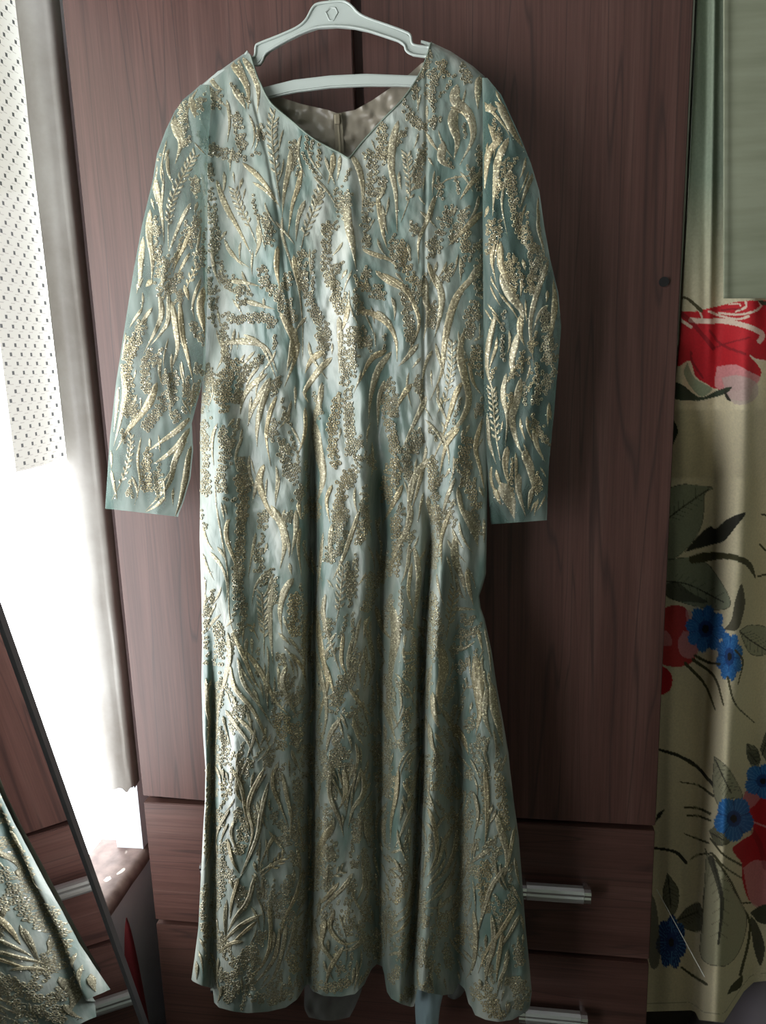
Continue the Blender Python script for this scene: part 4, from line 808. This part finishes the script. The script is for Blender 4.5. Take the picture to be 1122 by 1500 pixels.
# ------------------------------------------------------------------ floral curtain beside the wardrobe
CX0, CX1, CY0, CY1 = 900, 1330, -260, 1500
st = 1.6
gx = np.concatenate([np.arange(925, 1135, 1.25), np.arange(1136, 1190, 2.2), np.arange(1190, CX1, 8.0)]); gy = np.concatenate([np.arange(CY0, 420, 6.0), np.arange(420, 1501, 1.5)])
def hemf(x): return np.interp(x, [925, 945, 1012, 1018, 1024, 1060, 1068, 1090, 1104, 1130, 1330], [1486, 1482, 1480, 1482, 1494, 1498, 1486, 1452, 1439, 1436, 1430])
GX, GYn = np.meshgrid(gx, (gy-CY0)/(1500-CY0)); GY = CY0+GYn*(hemf(GX)-CY0)
def gpoly(x, y, x0, w): return np.exp(-((x-x0)/w)**2)
fade = np.clip((GY-300)/900, 0, 1)
D = np.interp(GY, [-260, 300, 500, 600, 700, 900, 1500], [.016, .016, .022, .05, .12, .15, .15])+.010*(.35+.65*fade)*vnoise(GX/40, GY/260, 41)+.006*vnoise(GX/16, GY/140, 42)
D = D-.115*fade*np.exp(-((GX-np.interp(GY, [300, 900, 1500], [1110, 1075, 1046]))/30)**2)
D = D+.030*fade*np.exp(-((GX-np.interp(GY, [300, 900, 1500], [1060, 1040, 1022]))/13)**2)-.012*np.exp(-((GX-1000-.02*(500-GY))/16)**2)
D = D-.010*np.exp(-((GX-np.interp(GY, [0, 440], [1046, 1040]))/6)**2)*np.clip((600-GY)/300, 0, 1)-.03*np.exp(-((GX-1160)/25)**2)
PV = at_y(GX, GY, D)
PV[..., 0] = np.maximum(PV[..., 0], XR+.006)          # stays clear of the wardrobe side
def to_lin(c): return np.array(lin(*c)[:3])
Cc = np.zeros(GX.shape+(3,)); Cc[:] = to_lin((216, 203, 170)); 
Cc *= (1+.10*vnoise(GX/30, GY/60, 50))[..., None]
upg = np.clip((520-GY)/260, 0, 1)[..., None]; Cc = Cc*(1-upg)+to_lin((134, 146, 126))*upg
def paint(mask, col, a=1.0):
    mm = (np.asarray(mask, float)*a)[..., None]; Cc[:] = Cc*(1-mm)+to_lin(col)*mm
def polym(pts, soft=False):
    P = np.array(pts); ins = np.zeros(GX.shape, bool); x, y = GX, GY
    bb = (x > P[:, 0].min()-1) & (x < P[:, 0].max()+1) & (y > P[:, 1].min()-1) & (y < P[:, 1].max()+1)
    xs, ys = x[bb], y[bb]; r = np.zeros(xs.shape, bool)
    for i in range(len(P)):
        (xa, ya), (xb, yb) = P[i], P[i-1]
        if ya == yb: continue
        c = (ya > ys) != (yb > ys); r ^= c & (xs < (xb-xa)*(ys-ya)/(yb-ya)+xa)
    ins[bb] = r; return ins
def lined(pts, w, w2=None):
    P = catmull(pts, 40); w2 = w if w2 is None else w2; out = np.zeros(GX.shape, bool)
    bb = (GX > P[:, 0].min()-9) & (GX < P[:, 0].max()+9) & (GY > P[:, 1].min()-9) & (GY < P[:, 1].max()+9)
    xs, ys = GX[bb], GY[bb]; d = np.full(xs.shape, 9.0)
    for i in range(39):
        a, b_ = P[i], P[i+1]; ab = b_-a; t = np.clip(((xs-a[0])*ab[0]+(ys-a[1])*ab[1])/(ab@ab+1e-9), 0, 1)
        q = np.hypot(xs-a[0]-t*ab[0], ys-a[1]-t*ab[1])-(w+(w2-w)*(i+t)/39)/2; d = np.minimum(d, q)
    out[bb] = d < 0; return out
def cv(o, s, pts): return [(o[0]+x/s, o[1]+y/s) for x, y in pts]
RED, DRED, PINK, PALE = (186, 22, 34), (120, 8, 20), (214, 150, 150), (224, 210, 190)
OL, DK, GRN, LG = (70, 66, 38), (42, 40, 30), (52, 62, 44), (120, 130, 108)
BLU, DBL = (40, 108, 176), (20, 52, 110)
a5 = lambda p: cv((960, 380), 5.77, p)
paint(polym(smooth_poly(a5([(190, 440), (330, 440), (480, 405), (600, 380), (700, 356), (860, 346), (960, 352), (1100, 380), (1150, 600), (1050, 840), (935, 855), (850, 840), (800, 818), (870, 900), (895, 960), (860, 1040), (790, 1090), (640, 1110), (500, 1090), (430, 1050), (340, 990), (290, 855), (180, 900), (150, 700)]), 120)), RED)
paint(polym(smooth_poly(a5([(520, 905), (680, 890), (780, 940), (885, 1000), (830, 1080), (780, 1190), (640, 1180), (560, 1110), (500, 1060)]), 60)), PINK, .8)
paint(polym(smooth_poly(a5([(560, 1000), (700, 980), (850, 1040), (860, 1160), (730, 1230), (620, 1180)]), 50)), (190, 168, 160), .8)
paint(polym(smooth_poly(a5([(270, 870), (330, 1000), (430, 1060), (480, 1100), (390, 1160), (300, 1080), (240, 960)]), 40)), (150, 160, 130))
for p, w in (([(450, 438), (560, 480), (690, 505), (790, 480)], 20), ([(540, 455), (700, 466), (830, 440), (892, 395), (880, 362)], 18), ([(680, 440), (760, 405), (764, 362)], 18), ([(620, 380), (700, 375), (720, 390)], 12), ([(300, 515), (420, 525), (560, 520), (720, 550), (850, 595), (905, 640), (880, 690)], 44), ([(195, 500), (300, 570)], 26), ([(370, 430), (395, 490)], 18), ([(800, 815), (850, 845), (930, 858)], 12)):
    paint(lined(a5(p), w/5.77), PALE, .85)
for p, w in (([(215, 450), (300, 525), (400, 640), (490, 750)], 36), ([(480, 755), (600, 710), (800, 660)], 14), ([(300, 780), (310, 860), (400, 1000)], 20), ([(460, 600), (560, 720), (760, 800)], 22), ([(560, 430), (640, 420), (720, 420)], 16)):
    paint(lined(a5(p), w/5.77), DRED, .75)
paint(lined(a5([(205, 330), (255, 325), (320, 370), (385, 432)]), 2.4, 6), OL); paint(polym(a5([(865, 350), (960, 350), (960, 395), (900, 385)])), GRN)
paint(polym(smooth_poly(a5([(150, 1030), (230, 1060), (330, 1140), (400, 1165), (520, 1110), (645, 1075), (600, 1130), (480, 1170), (340, 1195), (150, 1170)]), 60)), GRN)
paint(polym(smooth_poly(a5([(640, 1080), (600, 1120), (640, 1190), (610, 1190), (580, 1120)]), 30)), DK)
paint(polym(smooth_poly(a5([(140, 1330), (190, 1440), (170, 1520), (140, 1560)]), 30)), GRN)
a7 = lambda p: cv((920, 700), 3.57, p)
def leafp(pts, fill, vein, out=DK):
    P = smooth_poly(a7(pts), 70); paint(polym(P), fill, .85)
    paint(lined(list(map(tuple, P[::3]))+[tuple(P[0])], 1.0), out, .8)
    paint(lined(a7(vein), 2.0), out, .9)
    v = np.array(a7(vein)); c = catmull(v, 9); T = np.gradient(c, axis=0)
    for i in range(1, 8):
        for sd in (-1, 1):
            n_ = np.array([-T[i][1], T[i][0]])*sd; n_ = n_/np.linalg.norm(n_); e = c[i]+n_*12+T[i]/np.linalg.norm(T[i])*8
            paint(lined([tuple(c[i]), tuple(e)], .9) & polym(P), out, .6)
leafp([(190, 60), (280, 35), (350, 38), (445, 52), (400, 85), (395, 190), (370, 280), (290, 385), (190, 410)], LG, [(200, 220), (290, 150), (420, 60)])
leafp([(190, 430), (330, 415), (400, 440), (450, 490), (535, 640), (490, 690), (330, 665), (190, 600)], LG, [(200, 540), (320, 560), (500, 650)])
paint(polym(smooth_poly(a7([(298, 388), (360, 310), (425, 255), (460, 265), (520, 215), (615, 182), (560, 260), (500, 330), (430, 352)]), 50)), DK)
paint(polym(smooth_poly(a7([(318, 412), (400, 390), (540, 398), (640, 440), (665, 525), (610, 455), (500, 425), (340, 448)]), 50)), OL)
paint(polym(smooth_poly(a7([(190, 560), (250, 540), (330, 600), (420, 650), (330, 650), (240, 640), (190, 610)]), 40)), DK, .7)
paint(polym(smooth_poly(a7([(160, 690), (230, 668), (300, 680), (330, 760), (370, 840), (355, 935), (290, 985), (160, 950)]), 50)), RED, .95)
paint(polym(smooth_poly(a7([(290, 800), (350, 810), (372, 860), (345, 940), (280, 930), (260, 860)]), 40)), PINK, .7)
paint(polym(smooth_poly(a7([(300, 690), (330, 700), (336, 770), (310, 770)]), 30)), PINK, .6)
paint(polym(smooth_poly(a7([(150, 800), (200, 800), (230, 850), (215, 880), (150, 860)]), 30)), PINK, .6)
paint(polym(smooth_poly(a7([(150, 970), (205, 1000), (232, 1050), (215, 1115), (150, 1125)]), 30)), RED)
def flower(o, s, c, rx, ry, n=8, ph=0.2, col=BLU):
    cx, cy = o[0]+c[0]/s, o[1]+c[1]/s; rx, ry = rx/s, ry/s
    th = np.arctan2((GY-cy)/ry, (GX-cx)/rx); rr = np.hypot((GX-cx)/rx, (GY-cy)/ry)
    edge = .80+.20*np.abs(np.cos(n/2*(th-ph)))+.03*np.sin(th*37)
    paint(rr < edge, col); paint((rr < edge) & (np.abs(np.sin(th*n*2.5)) > .93) & (rr > .3), (90, 150, 205), .6)
    paint((rr < edge) & (np.abs(np.cos(n/2*(th-ph))) < .12), DBL, .7); paint(rr < .36, DBL, .8); paint(rr < .17, (24, 24, 30))
flower((920, 700), 3.57, (405, 790), 105, 125, 8); flower((920, 700), 3.57, (530, 935), 72, 130, 8, .5)
paint(polym(smooth_poly(a7([(500, 795), (540, 740), (560, 640), (593, 555), (612, 640), (600, 720), (570, 795)]), 40)), DK, .85)
leafp([(582, 800), (640, 770), (730, 790), (735, 900), (690, 930), (630, 910)], (150, 150, 125), [(585, 805), (640, 850), (720, 900)])
for p, w, w2 in (([(350, 930), (420, 965), (480, 975)], 16, 12), ([(300, 970), (400, 1080), (455, 1210)], 18, 8), ([(340, 950), (450, 1040), (500, 1190)], 18, 8), ([(520, 1040), (560, 1180), (660, 1280)], 12, 5), ([(180, 1425), (260, 1450), (350, 1505)], 12, 18), ([(560, 900), (600, 960), (575, 1080)], 12, 5), ([(690, 350), (740, 400)], 10, 8), ([(680, 515), (740, 500)], 10, 8), ([(700, 190), (740, 200)], 10, 8)):
    paint(lined(a7(p), w/3.57, w2/3.57), OL)
leafp([(620, 1390), (670, 1410), (690, 1480), (660, 1520), (625, 1460)], (110, 110, 88), [(625, 1395), (660, 1460)])
leafp([(690, 1420), (730, 1320), (760, 1400), (740, 1500)], (80, 80, 60), [(700, 1450), (730, 1360)])
a1 = lambda p: cv((900, 1100), 3.747, p)
for p, w, w2 in (([(240, -10), (420, 60), (545, 190)], 14, 18), ([(360, 170), (460, 190), (540, 245)], 6, 14), ([(385, 310), (460, 315), (525, 345)], 10, 14), ([(400, 355), (460, 358), (525, 382)], 10, 12), ([(385, 455), (450, 480), (515, 505)], 6, 12), ([(415, 597), (460, 570), (535, 562)], 5, 12), ([(210, 532), (300, 545), (350, 565), (392, 612)], 14, 20), ([(525, 480), (600, 570), (705, 632)], 10, 12), ([(545, 570), (610, 640), (705, 702)], 10, 8), ([(540, 565), (640, 720), (700, 850), (740, 930), (735, 1050), (690, 1230)], 10, 16), ([(700, 835), (760, 830), (790, 800)], 10, 8), ([(370, 1190), (440, 1240), (505, 1280)], 12, 16), ([(500, 540), (520, 640), (490, 800), (485, 1000)], 8, 8)):
    paint(lined(a1(p), w/3.747, w2/3.747), OL if w < 14 else DK)
a7_, a7 = a7, a1
leafp([(548, 30), (610, 80), (660, 150), (705, 255), (640, 262), (575, 300), (540, 200)], (150, 148, 122), [(555, 50), (600, 150), (640, 230)])
leafp([(505, 560), (570, 620), (650, 760), (725, 900), (705, 1050), (650, 1150), (580, 1182), (475, 1130), (485, 900)], (165, 160, 132), [(540, 600), (585, 800), (570, 1060)])
paint(lined(a1([(530, 590), (580, 760), (590, 880), (570, 1060)]), 9, 3), DK, .85)
leafp([(520, 440), (580, 395), (640, 470), (620, 510), (560, 515)], (90, 90, 68), [(530, 450), (600, 490)])
leafp([(290, 670), (350, 760), (345, 860), (310, 900), (265, 800)], (70, 74, 60), [(295, 690), (310, 860)])
leafp([(340, 930), (400, 860), (470, 840), (475, 980), (400, 980)], (60, 62, 46), [(345, 930), (460, 880)])
leafp([(725, -5), (780, 0), (800, 50), (770, 75), (735, 50)], (90, 92, 70), [(735, 5), (780, 60)])
a7 = a7_
paint(polym(a1([(220, 395), (235, 345), (278, 315), (255, 360), (222, 396)])), DK)
paint(polym(smooth_poly(a1([(715, 225), (770, 205), (860, 190), (1000, 300), (1020, 600), (900, 850), (820, 860), (740, 820), (700, 700), (700, 620), (655, 560), (650, 530), (700, 490), (760, 445), (740, 370), (705, 290)]), 110)), RED)
paint(polym(smooth_poly(a1([(715, 225), (800, 205), (800, 260), (740, 320), (705, 280)]), 40)), PINK, .6)
paint(polym(smooth_poly(a1([(705, 640), (780, 600), (900, 640), (900, 850), (820, 865), (745, 825)]), 50)), PINK, .75)
paint(lined(a1([(705, 285), (730, 370), (790, 400), (840, 420)]), 2.5), PINK); paint(lined(a1([(760, 445), (800, 520), (830, 640)]), 8), DRED, .5)
flower((900, 1100), 3.747, (655, 372), 112, 125, 5, .3); flower((900, 1100), 3.747, (815, 165), 105, 100, 5, .1)
flower((900, 1100), 3.747, (312, 1050), 85, 150, 7, .3, DBL); paint(polym(smooth_poly(a1([(190, 760), (230, 850), (250, 1050), (240, 1180), (190, 1150)]), 40)), (70, 72, 70), .8)
paint(polym(smooth_poly(a1([(745, 890), (800, 850), (860, 850), (870, 940), (800, 945)]), 40)), (70, 68, 52)); paint(polym(smooth_poly(a1([(745, 900), (790, 960), (825, 1080), (800, 1178), (760, 1060)]), 40)), DK, .9)
paint(polym(smooth_poly(a1([(618, 1338), (640, 1290), (690, 1240), (705, 1240), (690, 1300)]), 30)), OL)
hs = lined(list(zip(np.linspace(926, 1125, 20), hemf(np.linspace(926, 1125, 20))-12)), 1.0); paint(hs, (120, 112, 92), .6)
def cloth_attr(name, colattr, rough=.8):
    m, N, L, b = mat(name, rough=rough)
    a = nd(N, 'ShaderNodeAttribute', attribute_name='print'); mp = mapped(N, L, (300, 300, 300))
    n = nd(N, 'ShaderNodeTexNoise', Scale=1.0, Detail=2.0); L.new(mp.outputs[0], n.inputs['Vector'])
    r = ramp(N, [(.3, (.82,)*3+(1,)), (.7, (1,)*3+(1,))]); L.new(n.outputs['Fac'], r.inputs[0])
    L.new(mixc(N, L, .8, a.outputs['Color'], r.outputs[0], 'MULTIPLY'), b.inputs['Base Color'])
    bp = nd(N, 'ShaderNodeBump', Strength=.15, Distance=.001); L.new(n.outputs['Fac'], bp.inputs['Height']); L.new(bp.outputs[0], b.inputs['Normal'])
    return m
me = mesh_of(PV, grid_faces(*GX.shape))
ca = me.color_attributes.new('print', 'FLOAT_COLOR', 'POINT')
ca.data.foreach_set('color', np.concatenate([Cc, np.ones(GX.shape+(1,))], -1).astype(np.float32).ravel())
cu = link('floral_curtain', me, cloth_attr('printed_cotton', 'print'))
tag(cu, 'cream curtain printed with red roses and blue flowers beside the wardrobe', 'curtain')
# plain cloth hanging over the curtain's upper right
nx, nz = 40, 90
X_, Y_ = np.meshgrid(np.linspace(1061, 1330, nx), np.linspace(-260, 437, nz))
X2 = X_+.0*Y_
Dd = -.026+.006*vnoise(X2/60, Y_/200, 61)-.006*np.exp(-((X2-1061)/5)**2)
m_, N_, L_, b_ = mat('plain_sage_cotton', rough=.85)
mp_ = mapped(N_, L_, (1, 1, 9)); n_ = nd(N_, 'ShaderNodeTexNoise', Scale=7.0, Detail=5.0); L_.new(mp_.outputs[0], n_.inputs['Vector'])
r_ = ramp(N_, [(.35, lin(132, 136, 114)), (.65, lin(146, 150, 128))]); L_.new(n_.outputs['Fac'], r_.inputs[0]); L_.new(r_.outputs[0], b_.inputs['Base Color'])
o = link('plain_cloth', mesh_of(at_y(X2, Y_, Dd), grid_faces(nz, nx)), m_)
so = o.modifiers.new('thickness', 'SOLIDIFY'); so.thickness = .0015
tag(o, 'plain pale sage cloth hanging over the top of the rose curtain', 'cloth')
# thin wire on the curtain
w0 = at_y(962., 1303., .03); w1 = at_y(1032., 1431., .03)
V, F = tube([w0, (w0+w1)/2, w1], .0006, 6)
o = link('thin_wire', mesh_of(V, F), mat('pale_wire', (.75, .75, .72, 1), .4, .3)[0]); tag(o, 'thin straight pale wire against the lower curtain', 'wire')
# lilac cloth heap under the curtain hem
def heap(name, cx, cy, z0, z1, rx, ry, col, seed, flute=.12, p=1.6):
    n, k = 40, 48; V = np.zeros((n, k, 3)); a = np.linspace(0, 2*math.pi, k, endpoint=False)
    for i in range(n):
        t = i/(n-1); r = (1-t**p)**.6 if i < n-1 else .02; r = max(r, .03)
        f = 1+flute*np.sin(a*7+seed)*(1-t)+.2*vnoise(np.cos(a)*2+9, np.sin(a)*2+t*2+9, seed)
        V[i, :, 0] = cx+rx*r*f*np.cos(a); V[i, :, 1] = cy+ry*r*f*np.sin(a); V[i, :, 2] = z0+(z1-z0)*t
    F = [list(q) for q in grid_faces(n, k, True)]+[list(range((n-1)*k, n*k))]
    return link(name, mesh_of(V, F), mat(name+'_cloth', col, .85)[0])
hpnt = at_y(1095., 1470., .19)
o = heap('cloth_heap', hpnt[0]+.06, .30, 0, .42, .13, .12, lin(150, 140, 150), 3); tag(o, 'pale lilac cloth heap on the floor under the curtain', 'cloth')
# red cloth in the gap between wall and wardrobe
o = heap('red_cloth', -.640, -.018, 0, .55, .032, .034, lin(96, 12, 20), 5, .08, 1.1); tag(o, 'crumpled red cloth in the dark gap between wall and wardrobe', 'cloth')
